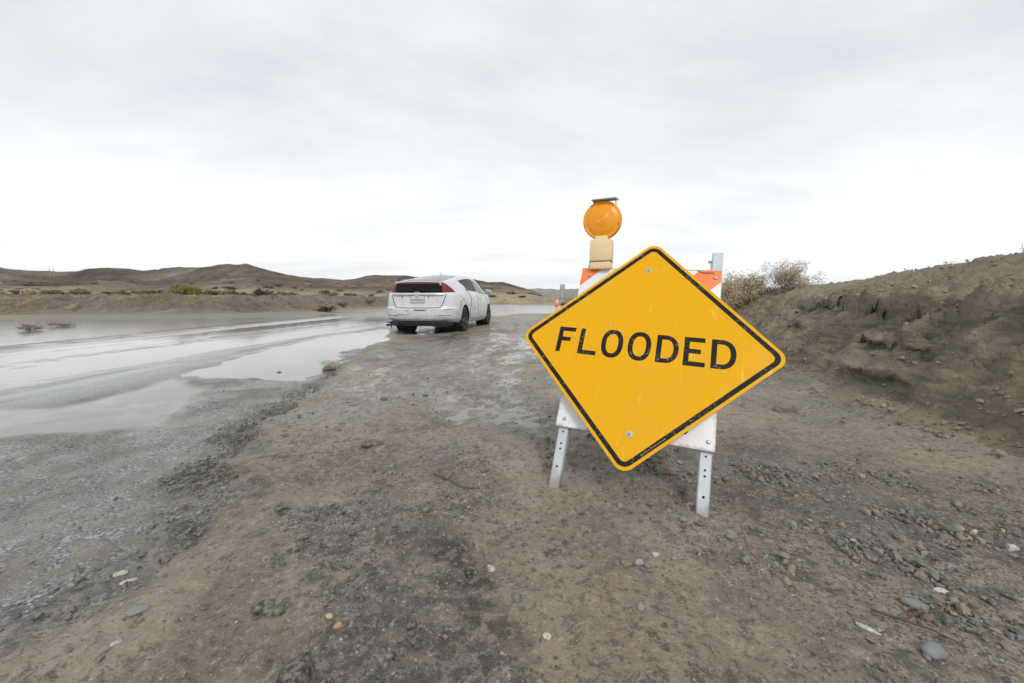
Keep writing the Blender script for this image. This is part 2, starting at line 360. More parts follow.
def mat_water():
    m, nt, b = newmat('muddy_flood_water'); g = NT(nt); p = g.pos()
    c = g.mix(g.noise(.5, 4, .6, p), (.165, .148, .12), (.205, .185, .155))
    nt.links.new(c, b.inputs['Base Color'])
    sx = nt.nodes.new('ShaderNodeSeparateXYZ'); nt.links.new(p, sx.inputs[0])
    nt.links.new(g.math('MAXIMUM', g.rng(sx.outputs[0], -8.0, -9.5, .05, .15), g.rng(sx.outputs[1], 14, 20, .05, .16)), b.inputs['Roughness']); b.inputs['IOR'].default_value = 1.45
    h = g.math('ADD', g.noise(3.5, 3, .5, g.mapping(p, (1, .5, 1))), g.math('MULTIPLY', g.noise(14, 3, .5, p), .3))
    nt.links.new(g.bump(h, .10, .02), b.inputs['Normal'])
    return m

def mat_hill():
    m, nt, b = newmat('dark_desert_hill'); g = NT(nt); p = g.pos()
    c = g.ramp(g.noise(.045, 10, .70, p), [(.36, (.060, .046, .038)), (.46, (.100, .077, .061)), (.54, (.150, .118, .090)), (.66, (.27, .22, .165))])
    c = g.mix(g.rng(g.noise(.02, 4, .5, p), .52, .66, 0, .5), c, (.13, .085, .062))
    sx = nt.nodes.new('ShaderNodeSeparateXYZ'); nt.links.new(p, sx.inputs[0])
    lowf = g.rng(g.math('ADD', sx.outputs[2], g.math('MULTIPLY', g.noise(.03, 5, .6, p), 3.0)), 2.6, 6.2, 1, 0)
    lc = g.ramp(g.noise(.16, 8, .70, p), [(.38, (.20, .165, .115)), (.5, (.34, .285, .195)), (.62, (.45, .38, .26))])
    lc = g.mix(g.rng(g.noise(.05, 5, .6, g.mapping(p, (.4, 1, 1))), .54, .64, 0, .6), lc, (.26, .165, .10))
    c = g.mix(g.math('MULTIPLY', lowf, .9), c, lc)
    dots = g.voro(.30, p, 'Distance'); c = g.mix(g.math('MULTIPLY', g.rng(dots, .16, .30, .9, 0), g.rng(g.noise(.05, 4, .6, p), .40, .56)), c, (.050, .040, .030))
    dots = g.voro(.85, p, 'Distance'); c = g.mix(g.rng(dots, .14, .24, .6, 0), c, (.075, .06, .045))
    nt.links.new(c, b.inputs['Base Color']); b.inputs['Roughness'].default_value = .95; b.inputs['Specular IOR Level'].default_value = .1
    nt.links.new(g.bump(g.noise(.35, 8, .75, p), .5, 1.5), b.inputs['Normal'])
    return m

def mat_tint(name, rough=.75, spec=.4, bump=.3, bs=160):
    m, nt, b = newmat(name); g = NT(nt); p = g.pos()
    c = g.mix(g.rng(g.noise(bs * .6, 5, .65, p), .38, .66, 0, .85), g.attr('tint', 'Color'), (.235, .20, .142))
    nt.links.new(c, b.inputs['Base Color']); b.inputs['Roughness'].default_value = rough; b.inputs['Specular IOR Level'].default_value = spec
    nt.links.new(g.bump(g.noise(bs * 1.5, 4, .6, p), bump, .003), b.inputs['Normal'])
    return m

# ------------------------------------------------------------------ mesh helpers
def mesh_np(name, V, F, mats, attrs=None, smooth=True, parent=None, midx=None):
    """V (n,3), F (m,k) single polygon size"""
    V = np.asarray(V, np.float32); F = np.asarray(F, np.int32)
    me = bpy.data.meshes.new(name)
    me.vertices.add(len(V)); me.vertices.foreach_set('co', V.ravel())
    k = F.shape[1]
    me.loops.add(F.size); me.loops.foreach_set('vertex_index', F.ravel())
    me.polygons.add(len(F)); me.polygons.foreach_set('loop_start', np.arange(0, F.size, k, dtype=np.int32))
    me.polygons.foreach_set('loop_total', np.full(len(F), k, np.int32))
    me.polygons.foreach_set('use_smooth', np.full(len(F), smooth, bool))
    if midx is not None: me.polygons.foreach_set('material_index', np.asarray(midx, np.int32))
    me.update(calc_edges=True)
    for n, a in (attrs or {}).items():
        a = np.asarray(a, np.float32)
        if a.ndim == 1:
            me.attributes.new(n, 'FLOAT', 'POINT').data.foreach_set('value', a)
        else:
            me.attributes.new(n, 'FLOAT_COLOR', 'POINT').data.foreach_set('color', np.c_[a, np.ones(len(a))].astype(np.float32).ravel())
    for m in (mats if isinstance(mats, (list, tuple)) else [mats]): me.materials.append(m)
    o = bpy.data.objects.new(name, me); COL.objects.link(o)
    if parent: o.parent = parent
    return o

def tag(o, label=None, cat=None, group=None, kind=None):
    if label: o['label'] = label
    if cat: o['category'] = cat
    if group: o['group'] = group
    if kind: o['kind'] = kind
    return o

def empty(name, loc=(0, 0, 0), M=None):
    o = bpy.data.objects.new(name, None); COL.objects.link(o); o.empty_display_size = .1
    if M is not None: o.matrix_world = M
    else: o.location = loc
    return o

class MB:
    """collects shapes, then becomes one mesh object"""
    def __init__(s): s.bm = bmesh.new(); s.mi = 0
    def _take(s, faces, mi):
        for f in faces: f.material_index = s.mi if mi is None else mi
    def box(s, c, size, M=None, bev=0.0, mi=None):
        r = bmesh.ops.create_cube(s.bm, size=1)
        vs = r['verts']
        for v in vs: v.co = Vector((v.co.x * size[0], v.co.y * size[1], v.co.z * size[2]))
        fs = list({f for v in vs for f in v.link_faces})
        if bev:
            es = list({e for v in vs for e in v.link_edges})
            q = bmesh.ops.bevel(s.bm, geom=es, offset=bev, segments=2, profile=.6, affect='EDGES')
            vs = list({v for f in q['faces'] for v in f.verts} | {v for v in vs if v.is_valid}); fs = list({f for v in vs for f in v.link_faces})
        T = Matrix.Translation(c) @ (M.to_4x4() if M is not None else Matrix())
        bmesh.ops.transform(s.bm, matrix=T, verts=vs); s._take(fs, mi); return s
    def cyl(s, a, b, r0, r1=None, n=16, cap=True, mi=None):
        a = Vector(a); b = Vector(b); r1 = r0 if r1 is None else r1
        d = b - a
        q = d.to_track_quat('Z', 'Y').to_matrix().to_4x4()
        r = bmesh.ops.create_cone(s.bm, cap_ends=cap, segments=n, radius1=max(r0, 1e-5), radius2=max(r1, 1e-5), depth=d.length)
        bmesh.ops.transform(s.bm, matrix=Matrix.Translation((a + b) / 2) @ q, verts=r['verts'])
        s._take({f for v in r['verts'] for f in v.link_faces}, mi); return s
    def tube(s, pts, rad, n=6, mi=None):
        pts = [Vector(p) for p in pts]; rings = []
        rads = rad if isinstance(rad, (list, tuple)) else [rad] * len(pts)
        for i, p in enumerate(pts):
            t = (pts[min(i + 1, len(pts) - 1)] - pts[max(i - 1, 0)])
            if t.length < 1e-9: t = Vector((0, 0, 1))
            q = t.to_track_quat('Z', 'Y').to_matrix()
            rings.append([s.bm.verts.new(p + q @ Vector((math.cos(k * 2 * math.pi / n) * rads[i], math.sin(k * 2 * math.pi / n) * rads[i], 0))) for k in range(n)])
        fs = []
        for A, B in zip(rings, rings[1:]):
            for k in range(n): fs.append(s.bm.faces.new((A[k], A[(k + 1) % n], B[(k + 1) % n], B[k])))
        fs.append(s.bm.faces.new(rings[0][::-1])); fs.append(s.bm.faces.new(rings[-1])); s._take(fs, mi); return s
    def prism(s, outline, z0, z1, mi=None, holes=()):
        """outline in xy extruded along z; holes make a ring of quads when there is exactly one with the same count"""
        n = len(outline); fs = []
        if not holes:
            a = [s.bm.verts.new((x, y, z0)) for x, y in outline]; b = [s.bm.verts.new((x, y, z1)) for x, y in outline]
            fs += [s.bm.faces.new(a[::-1]), s.bm.faces.new(b)]
            for k in range(n): fs.append(s.bm.faces.new((a[k], a[(k + 1) % n], b[(k + 1) % n], b[k])))
        else:
            h = holes[0]
            A = [[s.bm.verts.new((x, y, z)) for x, y in o] for o, z in ((outline, z0), (outline, z1), (h, z0), (h, z1))]
            for k in range(n):
                j = (k + 1) % n
                fs.append(s.bm.faces.new((A[1][k], A[1][j], A[3][j], A[3][k]))); fs.append(s.bm.faces.new((A[0][j], A[0][k], A[2][k], A[2][j])))
                fs.append(s.bm.faces.new((A[0][k], A[0][j], A[1][j], A[1][k]))); fs.append(s.bm.faces.new((A[2][j], A[2][k], A[3][k], A[3][j])))
        s._take(fs, mi); return s
    def lathe(s, prof, n=32, axis=(0, 0, 1), at=(0, 0, 0), mi=None):
        """prof: list of (radius, height)"""
        q = Vector(axis).to_track_quat('Z', 'Y').to_matrix(); at = Vector(at); rings = []
        for r, h in prof:
            rings.append([s.bm.verts.new(at + q @ Vector((math.cos(k * 2 * math.pi / n) * max(r, 1e-5), math.sin(k * 2 * math.pi / n) * max(r, 1e-5), h))) for k in range(n)])
        fs = []
        for A, B in zip(rings, rings[1:]):
            for k in range(n): fs.append(s.bm.faces.new((A[k], A[(k + 1) % n], B[(k + 1) % n], B[k])))
        s._take(fs, mi); return s
    def build(s, name, mats, parent=None, smooth=True, angle=35):
        bmesh.ops.recalc_face_normals(s.bm, faces=s.bm.faces[:])
        me = bpy.data.meshes.new(name); s.bm.to_mesh(me); s.bm.free()
        for m in (mats if isinstance(mats, (list, tuple)) else [mats]): me.materials.append(m)
        if smooth:
            for p in me.polygons: p.use_smooth = True
            me.set_sharp_from_angle(angle=R(angle))
        o = bpy.data.objects.new(name, me); COL.objects.link(o)
        if parent: o.parent = parent
        return o

def rounded(pts, rad, seg=6):
    out = []; n = len(pts)
    for i in range(n):
        p = Vector(pts[i]); a = Vector(pts[i - 1]); b = Vector(pts[(i + 1) % n])
        u = (a - p).normalized(); v = (b - p).normalized()
        ang = u.angle(v); t = rad / math.tan(ang / 2); c = p + (u + v).normalized() * (rad / math.sin(ang / 2))
        s0 = p + u * t - c; s1 = p + v * t - c
        for k in range(seg + 1):
            w = s0.lerp(s1, k / seg).normalized() * rad
            out.append(tuple(c + w))
    return out

# ------------------------------------------------------------------ terrain sheet, split into named surfaces
def axis_vals(lo, hi, f0, f1, step, grow, far, fine_to=None):
    mid = list(np.arange(f0, f1 + 1e-9, step))
    a, s = mid[0], step; left = []
    while a > lo:
        s = min(s * (1.013 if fine_to is not None and a > fine_to else grow), far); a -= s; left.append(a)
    b, s = mid[-1], step; right = []
    while b < hi: s = min(s * grow, far); b += s; right.append(b)
    return np.array(left[::-1] + mid + right)

def build_terrain():
    xs = axis_vals(-2700, 2700, -2.3, 3.9, .0155, 1.035, 400, -26)
    ys = [.42]
    while ys[-1] < 2900: ys.append(ys[-1] + max(.0125, min(.0115 * ys[-1], .16 if 14 < ys[-1] < 24 else .45 if ys[-1] < 30 else .02 * ys[-1])))
    back = [.42]; s = .03
    while back[-1] > -45: s *= 1.2; back.append(back[-1] - s)
    ys = np.array(back[:0:-1] + ys)
    X, Y = np.meshgrid(xs, ys); x = X.ravel(); y = Y.ravel()
    f = fields(x, y); z = f['z']
    # crumbling lips of the cut lean out over the face
    tw, bk = f['t'], f['bank']
    brow = np.maximum(sstep(-.35, .15, fbm(x, y, .8, 2, 73)), sstep(2.4, 2.8, y) * (1 - sstep(4.3, 4.9, y)) * (.30 + .45 * sstep(-.3, .3, fbm(x, y, .45, 3, 81))))
    lip = np.exp(-((tw - .62) / .05) ** 2) * brow + .7 * np.exp(-((tw - .15) / .03) ** 2) * sstep(.0, .35, fbm(x, y, .7, 2, 74)) + .7 * np.exp(-((tw - .37) / .03) ** 2) * sstep(-.05, .3, fbm(x, y, .9, 2, 72))
    x2 = x - bk * lip * (.055 + .07 * fbm(y, x, .3, 3, 71)) * (1 - sstep(5, 7, y))
    und = np.exp(-((tw - .535) / .045) ** 2) * brow + .6 * np.exp(-((tw - .09) / .035) ** 2) * sstep(.0, .35, fbm(x, y, .7, 2, 74)) + .8 * np.exp(-((tw - .31) / .03) ** 2) * sstep(-.05, .3, fbm(x, y, .9, 2, 72))
    x2 = x2 + bk * und * (.11 + .06 * fbm(y, x, .25, 3, 76)) * (1 - sstep(5, 7, y))
    V = np.c_[x2, y, z]
    ny, nx = X.shape
    i = np.arange(ny * nx).reshape(ny, nx)
    F = np.stack([i[:-1, :-1], i[:-1, 1:], i[1:, 1:], i[1:, :-1]], -1).reshape(-1, 4)
    road = f['road'][F].mean(1) > .5; bank = (bk[F].mean(1) > .5) & (V[F][:, :, 1].mean(1) < 26) & (V[F][:, :, 0].mean(1) < 60) & ~road
    MG, MBK = mat_ground(), mat_bank(); SURF = ('wet', 'mill', 'stony', 'rim', 'far', 'fd', 'silt', 'film', 'asph')
    for nm, sel, m, at in (('ground', ~road & ~bank, MG, SURF), ('road', road, MG, SURF), ('embankment', bank, MBK, ('t',))):
        Fs = F[sel]; u, inv = np.unique(Fs, return_inverse=True)
        o = mesh_np(nm, V[u], inv.reshape(-1, 4), m, {a: f[a][u] for a in at})
        tag(o, kind='structure')
build_terrain()

def build_water():
    xs = axis_vals(-70, 60, -6, 2, .25, 1.12, 2); ys = axis_vals(1.2, 110, 2, 14, .25, 1.08, 2)
    X, Y = np.meshgrid(xs, ys); ny, nx = X.shape
    i = np.arange(ny * nx).reshape(ny, nx)
    F = np.stack([i[:-1, :-1], i[:-1, 1:], i[1:, 1:], i[1:, :-1]], -1).reshape(-1, 4)
    z = fields(X.ravel(), Y.ravel())
    keep = ((z['z'][F].min(1) < WL + .03))
    V = np.c_[X.ravel(), Y.ravel(), np.full(X.size, WL)]
    Fs = F[keep]; u, inv = np.unique(Fs, return_inverse=True)
    tag(mesh_np('water', V[u], inv.reshape(-1, 4), mat_water()), kind='structure')
build_water()

_HU = np.array([-420, -150, 0, 15, 30, 60, 82, 95, 110, 130, 148, 160, 172, 185, 200, 215, 225, 232, 241, 250, 256, 264, 276, 290, 310, 330, 345, 356, 366, 376, 395, 420, 450, 480, 492, 502, 515, 530, 545, 552, 575, 620, 760])
_HV = np.array([262, 264, 266.5, 269, 270.5, 272, 271.5, 269, 268.3, 268.5, 271, 270, 268, 267.5, 268.5, 267, 265.5, 264.8, 265.3, 263.8, 266, 269, 271.5, 275, 278, 279.5, 280.5, 279.5, 277, 275.5, 276, 277, 278, 281, 282.5, 281.8, 285.5, 290, 296, 300, 303, 303, 303])
def hill_z(x, y):
    """ridge profile given as lateral slope -> height at 210 m, shaped in depth"""
    S = x / y
    sx = (_HU - 512) / 398.0; zr = .77 + 210 * ((341.5 - _HV) / 398.0 - .1069)
    top = np.maximum(np.interp(S, sx, zr), .3) + .75 * fbm(S * 210, y * .25, 8, 5, 85, .62) + .35 * fbm(S * 210, y * .2, 30, 2, 86)
    yn = y + 30 * fbm(x, y, 45, 4, 81)
    w1 = (.42 * np.clip((yn - 62) / 90, 0, 1) + .58 * sstep(135, 205, yn)) * (1 - .8 * sstep(215, 420, y))
    w1 = np.where((y > 195) & (y < 225), np.maximum(w1, .97), w1)
    nz = fbm(x, y, 38, 6, 82, ridged=True)
    z = 1.0 + (top - 1.0) * w1 * (1 + .26 * (nz - .35) * (1 - sstep(190, 208, y) * (1 - sstep(215, 235, y))))
    z += .16 * fbm(x, y, 1.6, 3, 83) + .45 * fbm(x, y, 5, 4, 84, .6) * sstep(70, 120, y)
    z += 4.2 * np.exp(-(((S + .62) / .17) ** 2 + ((y - 150) / 28) ** 2)) * (1 + .3 * nz)      # a nearer dark shoulder
    lim = .77 + (top - .77) * y / 210 - .25 * (1 - sstep(190, 208, y))
    z = np.where(y > 90, np.minimum(z, np.maximum(lim, .6)), z)
    z = z - 1.3 * (1 - sstep(60, 66, y)) - 4 * sstep(700, 900, y)
    return np.where(S > .1, z * (1 - sstep(.1, .2, S)) - 2 * sstep(.1, .2, S), z)

def build_hills():
    s = np.concatenate([np.linspace(-2.6, -1.35, 60)[:-1], np.linspace(-1.35, .14, 760), np.linspace(.14, .7, 40)[1:]])
    yy = np.concatenate([np.geomspace(60, 330, 230), np.geomspace(340, 900, 30)])
    S, Y = np.meshgrid(s, yy); x = (S * Y).ravel(); y = Y.ravel()
    z = hill_z(x, y)
    ny, nx = len(yy), len(s); i = np.arange(ny * nx).reshape(ny, nx)
    F = np.stack([i[:-1, :-1], i[:-1, 1:], i[1:, 1:], i[1:, :-1]], -1).reshape(-1, 4)
    tag(mesh_np('hills', np.c_[x, y, z], F, mat_hill()), kind='structure')
    # far blue range
    xs = np.linspace(-1300, 2600, 260); ys = np.linspace(2350, 2800, 24)
    X, Y = np.meshgrid(xs, ys); t = (Y - 2350) / 450
    h = (62 + 34 * fbm(X, Y * .3, 520, 5, 91)) * np.sin(np.pi * np.clip(t, 0, 1)) ** .8 + 12 * fbm(X, Y, 120, 4, 92, ridged=True) * np.sin(np.pi * t) - 1
    i = np.arange(X.size).reshape(X.shape)
    F = np.stack([i[:-1, :-1], i[:-1, 1:], i[1:, 1:], i[1:, :-1]], -1).reshape(-1, 4)
    tag(mesh_np('mountains', np.c_[X.ravel(), Y.ravel(), h.ravel()], F, bpy.data.materials['dark_desert_hill']), kind='structure')
build_hills()

# ------------------------------------------------------------------ stones
def stone_protos(sub, n, seed, chip=.62):
    out = []
    for k in range(n):
        bm = bmesh.new(); bmesh.ops.create_icosphere(bm, subdivisions=sub, radius=1)
        off = Vector((seed * 3.1 + k * 7.7, k * 2.3, 1.7)); rc = random.Random(seed * 31 + k)
        cuts = [Vector((rc.gauss(0, 1), rc.gauss(0, 1), rc.gauss(0, 1))).normalized() for _ in range(6)]
        for v in bm.verts:
            d = 1 + .50 * mnoise.noise(v.co * 1.2 + off) + .28 * mnoise.noise(v.co * 2.9 + off)
            q = v.co.normalized(); v.co *= d
            for cn in cuts:                            # broken facets
                e = v.co.dot(cn) - chip
                if e > 0: v.co -= cn * e
        V = np.array([v.co[:] for v in bm.verts]); F = np.array([[q.index for q in f.verts] for f in bm.faces]); bm.free()
        out.append((V, F))
    return out

def rot_mats(n):
    a = rng.uniform(0, 2 * np.pi, n); b = rng.normal(0, .35, n); c = rng.normal(0, .35, n)
    ca, sa, cb, sb, cc, sc = np.cos(a), np.sin(a), np.cos(b), np.sin(b), np.cos(c), np.sin(c)
    Rz = np.zeros((n, 3, 3)); Rz[:, 0, 0] = ca; Rz[:, 0, 1] = -sa; Rz[:, 1, 0] = sa; Rz[:, 1, 1] = ca; Rz[:, 2, 2] = 1
    Rx = np.zeros((n, 3, 3)); Rx[:, 0, 0] = 1; Rx[:, 1, 1] = cb; Rx[:, 1, 2] = -sb; Rx[:, 2, 1] = sb; Rx[:, 2, 2] = cb
    Ry = np.zeros((n, 3, 3)); Ry[:, 1, 1] = 1; Ry[:, 0, 0] = cc; Ry[:, 0, 2] = sc; Ry[:, 2, 0] = -sc; Ry[:, 2, 2] = cc
    return Rz @ Rx @ Ry

def scatter(name, P, size, tint, protos, mat, sink=.30, flat=(.6, 1.0)):
    n = len(P); M = rot_mats(n)
    sc = np.c_[rng.uniform(.8, 1.25, n), rng.uniform(.65, 1.1, n), rng.uniform(*flat, n)] * size[:, None]
    pid = rng.integers(0, len(protos), n)
    Vs, Fs, Ts, base = [], [], [], 0
    for k, (V, F) in enumerate(protos):
        q = np.where(pid == k)[0]
        if not len(q): continue
        W = V[None] * sc[q][:, None, :]
        W = np.einsum('nij,nvj->nvi', M[q], W)
        W += P[q][:, None, :] + np.array([0, 0, 1.0]) * (sc[q][:, 2] * (1 - 2 * sink))[:, None, None]
        Vs.append(W.reshape(-1, 3)); Fs.append((F[None] + (np.arange(len(q)) * len(V))[:, None, None] + base).reshape(-1, 3))
        Ts.append(np.repeat(tint[q], len(V), 0)); base += len(q) * len(V)
    return mesh_np(name, np.concatenate(Vs), np.concatenate(Fs), mat, {'tint': np.concatenate(Ts)}, smooth=False)

PAL = np.array([(.13, .125, .115), (.20, .19, .17), (.09, .105, .12), (.15, .175, .195), (.40, .385, .35), (.22, .175, .125), (.085, .085, .086), (.22, .12, .085), (.12, .10, .08), (.30, .28, .25)])
M_STONE = mat_tint('pebble_stone', .6, .45)

def build_gravel():
    N = 230000
    # even on the ground, thinned with distance, then by the stony masks
    x = rng.uniform(-2.6, 3.3, N); y = rng.uniform(.5, 5.2, N)
    f = fields(x, y)
    pr = (.016 + .42 * f['stony'] + .07 * f['mill']) * (.10 + 3.0 * sstep(-.02, .42, fbm(x, y, .26, 4, 101))) * (1 - .8 * sstep(2.0, 4.5, y))
    pr *= (1 - f['film']) * np.where(f['z'] > WL + .004, 1, 0) * (1 - .85 * f['bank']) * np.where(f['road'] > .5, .5, 1)
    pr *= 1 - .7 * f['wet']
    k = rng.random(N) < pr
    x, y, z = x[k], y[k], f['z'][k]; n = len(x)
    size = .0018 + .0026 * rng.gamma(1.15, 1.15, n) * (.65 + .6 * f['stony'][k]); size = np.minimum(size, .018)
    w = np.array([.22, .16, .13, .10, .035, .14, .09, .04, .07, .03]); w /= w.sum()
    t = PAL[rng.choice(len(PAL), n, p=w)] * rng.uniform(.75, 1.2, (n, 1))
    P = np.c_[x, y, z]
    big = size > .0075
    ico1, ico2 = stone_protos(1, 8, 1), stone_protos(2, 8, 2)
    o = scatter('gravel', P[~big], size[~big], t[~big], ico1, M_STONE)
    tag(o, 'fine mixed grey and pale gravel strewn over the muddy shoulder', 'gravel', kind='stuff')
    o = scatter('pebbles', P[big], size[big], t[big], ico2, M_STONE)
    tag(o, 'scattered rounded grey pebbles pressed into the mud', 'pebbles', kind='stuff')
    # black crumbs of broken paving
    N = 90000
    x = rng.uniform(-1.9, .5, N); y = rng.uniform(.5, 4.2, N); f = fields(x, y)
    pr = .32 * f['mill'] ** 1.5 * sstep(-.12, .3, fbm(x, y, .11, 3, 103)) * np.where(f['z'] > WL + .003, 1, 0) * (1 - .75 * sstep(1.6, 3, y))
    pr += .16 * f['rim'] * np.where(y > 1, 1, 0) * (1 - .6 * sstep(2, 4, y))
    pr += .004 * (1 - f['film']) * np.where(f['road'] < .5, 1, .4)
    k = rng.random(N) < pr
    x, y, z = x[k], y[k], f['z'][k]; n = len(x)
    size = .0022 + .0026 * rng.gamma(1.3, 1, n); size = np.minimum(size, .014)
    t = np.array([(.050, .050, .052)]) * rng.uniform(.6, 2.2, (n, 1)) + np.array([(.012, .008, .004)]) * rng.random((n, 1))
    o = scatter('broken_asphalt', np.c_[x, y, z], size, t, stone_protos(1, 8, 5), M_STONE, flat=(.5, .9))
    tag(o, 'dark crumbs of broken asphalt in the mud along the road edge', 'asphalt crumbs', kind='stuff')
    # clods on and below the cut bank
    N = 170000
    x = rng.uniform(1.8, 6.5, N); y = rng.uniform(.6, 9, N); f = fields(x, y)
    tt = f['t']
    pr = .16 * sstep(-.35, -.02, tt) * (1 - sstep(.05, .35, tt)) + .03 * sstep(.3, .7, tt) * (1 - sstep(1.6, 2.2, tt)) + .10 * f['bank'] * (1 - sstep(1.2, 2.0, tt))
    pr *= sstep(-.2, .4, fbm(x, y, .3, 3, 105)) * (1 - .6 * sstep(4, 8, y))
    k = rng.random(N) < pr; x, y, z = x[k], y[k], f['z'][k]; n = len(x)
    size = .0035 + .0042 * rng.gamma(1.15, 1.2, n); size = np.minimum(size, .026)
    t = np.array([(.22, .188, .132)]) * rng.uniform(.65, 1.3, (n, 1)); pale = rng.random(n) < .015; t[pale] = (.27, .24, .20)
    o = scatter('earth_clods', np.c_[x, y, z], size, t, stone_protos(1, 8, 6), M_STONE, flat=(.6, .95))
    tag(o, 'crumbled brown clods fallen along the foot of the cut bank', 'clods', kind='stuff')
build_gravel()

def one_stone(name, x, y, size, col, label, cat='stone', seed=0, yaw=0.0, sub=3, ang=0.0, group=None, sink=.3):
    bm = bmesh.new(); bmesh.ops.create_icosphere(bm, subdivisions=sub, radius=.5)
    off = Vector((seed * 5.3, seed * 1.9, 4.2))
    for v in bm.verts:
        q = v.co * 2
        d = 1 + .30 * mnoise.noise(q * .9 + off) + .13 * mnoise.noise(q * 2.2 + off) + .05 * mnoise.noise(q * 5 + off)
        w = q * d
        if ang:                                   # blocky broken faces
            w = Vector([math.copysign(abs(c) ** (1 - .45 * ang), c) for c in w])
        v.co = Vector((w.x * size[0], w.y * size[1], w.z * size[2])) * .5
    me = bpy.data.meshes.new(name); bm.to_mesh(me); bm.free()
    for p in me.polygons: p.use_smooth = True
    a = me.attributes.new('tint', 'FLOAT_COLOR', 'POINT'); a.data.foreach_set('color', np.tile((*col, 1), len(me.vertices)).astype(np.float32))
    me.materials.append(M_STONE)
    o = bpy.data.objects.new(name, me); COL.objects.link(o)
    o.location = (x, y, float(zat(x, y)[0]) + size[2] * (.5 - sink)); o.rotation_euler = (.1, .08, yaw)
    return tag(o, label, cat, group)

S = one_stone
S('asphalt_chunk', -.74, 2.03, (.105, .06, .035), (.045, .045, .046), 'flat dark chunk of broken asphalt lying alone on the tan silt', 'asphalt chunk', 1, .3, ang=.8)
S('asphalt_chunk', -.44, .735, (.07, .055, .05), (.035, .036, .038), 'knobbly black asphalt lump at the very bottom of the mud patch', 'asphalt chunk', 2, .8, ang=.3)
S('asphalt_chunk', -.63, .93, (.055, .03, .026), (.04, .04, .042), 'black asphalt lump on bare silt left of the dark crumbs', 'asphalt chunk', 3, .6, ang=.4)
S('asphalt_chunk', -.585, .90, (.05, .03, .024), (.05, .05, .052), 'greyer asphalt lump just beside a black one on silt', 'asphalt chunk', 4, .2, ang=.4)
S('stone', .08, .84, (.021, .016, .013), (.52, .49, .44), 'small bright white pebble alone on the bare mud in front', 'stone', 5, .1)
S('stone', -1.12, 1.06, (.036, .019, .014), (.48, .45, .39), 'flat cream stone chip, left one of a pair beside the broken road edge', 'stone', 6, .5)
S('stone', -1.065, 1.03, (.040, .017, .012), (.52, .49, .43), 'slender cream stone chip, right one of a pair beside the broken road edge', 'stone', 7, .9)
S('rock', 1.87, 2.66, (.17, .11, .075), (.15, .125, .092), 'rounded brown rock at the foot of the cut bank', 'rock', 8, .2, sub=4)
S('stone', 1.14, .98, (.038, .020, .014), (.50, .48, .44), 'elongated white stone among grey pebbles in the stony patch', 'stone', 9, -.5)
S('stone', .325, .925, (.024, .020, .015), (.20, .23, .29), 'small blue grey pebble alone on bare mud below the sign', 'stone', 10, .3)
S('stone', .01, .96, (.028, .022, .017), (.10, .12, .135), 'dark slate coloured round pebble beside the reddish soil', 'stone', 11, .9)
S('stone', -.06, 1.07, (.030, .019, .014), (.46, .43, .38), 'pale flat pebble beside the dark damp soil rim', 'stone', 12, -.8)
S('stone', .375, 1.10, (.026, .020, .016), (.36, .37, .40), 'pale grey middle pebble of a small cluster below the sign', 'stone', 13, -.4)
S('stone', .395, 1.08, (.022, .018, .015), (.13, .15, .18), 'dark blue grey end pebble of a small cluster below the sign', 'stone', 14, .4)
S('stone', .335, 1.09, (.034, .026, .018), (.12, .11, .095), 'dull brown lump at the left end of a small pebble cluster', 'stone', 15, .1)
S('stone', .44, 1.14, (.024, .017, .013), (.46, .46, .44), 'white pebble on mud between sign and right barricade leg', 'stone', 16, .5)
S('stone', -.41, .86, (.020, .017, .014), (.42, .25, .12), 'small orange pebble beside the black asphalt crumbs', 'stone', 17, .6)
S('stone', -.44, .885, (.018, .015, .012), (.46, .36, .25), 'small tan pebble just above the orange one', 'stone', 18, .2)
S('stone', .68, 1.43, (.044, .022, .014), (.48, .46, .42), 'broad white stone chip on the gravel right of the barricade leg', 'stone', 19, .1)
S('stone', .605, 1.33, (.030, .024, .016), (.19, .22, .20), 'greenish grey pebble at the foot of the right barricade leg', 'stone', 20, .3)
S('stone', .93, .80, (.055, .036, .026), (.17, .21, .24), 'largest blue grey stone at the near edge of the stony patch', 'stone', 21, .3)
S('stone', 1.02, .93, (.055, .030, .022), (.16, .19, .21), 'long blue grey stone above the red twig', 'stone', 22, -.4)
S('stone', .84, .86, (.045, .014, .010), (.50, .49, .46), 'thin pale sliver of stone left of the red twig', 'stone', 23, -.7)
S('stone', -.905, .885, (.045, .025, .016), (.20, .22, .25), 'flat blue grey stone on silt near the broken road edge', 'stone', 24, .6)
S('stone', -.87, .80, (.022, .012, .010), (.50, .48, .43), 'small slim white pebble on smooth silt in the near left', 'stone', 25, .8)
S('stone', 1.54, 1.15, (.040, .026, .018), (.56, .54, .50), 'whitish stone at the right end of the stony patch', 'stone', 26, .1)
S('stone', 1.44, 1.20, (.032, .026, .02), (.30, .15, .10), 'rusty red stone at the right end of the stony patch', 'stone', 27, .5)

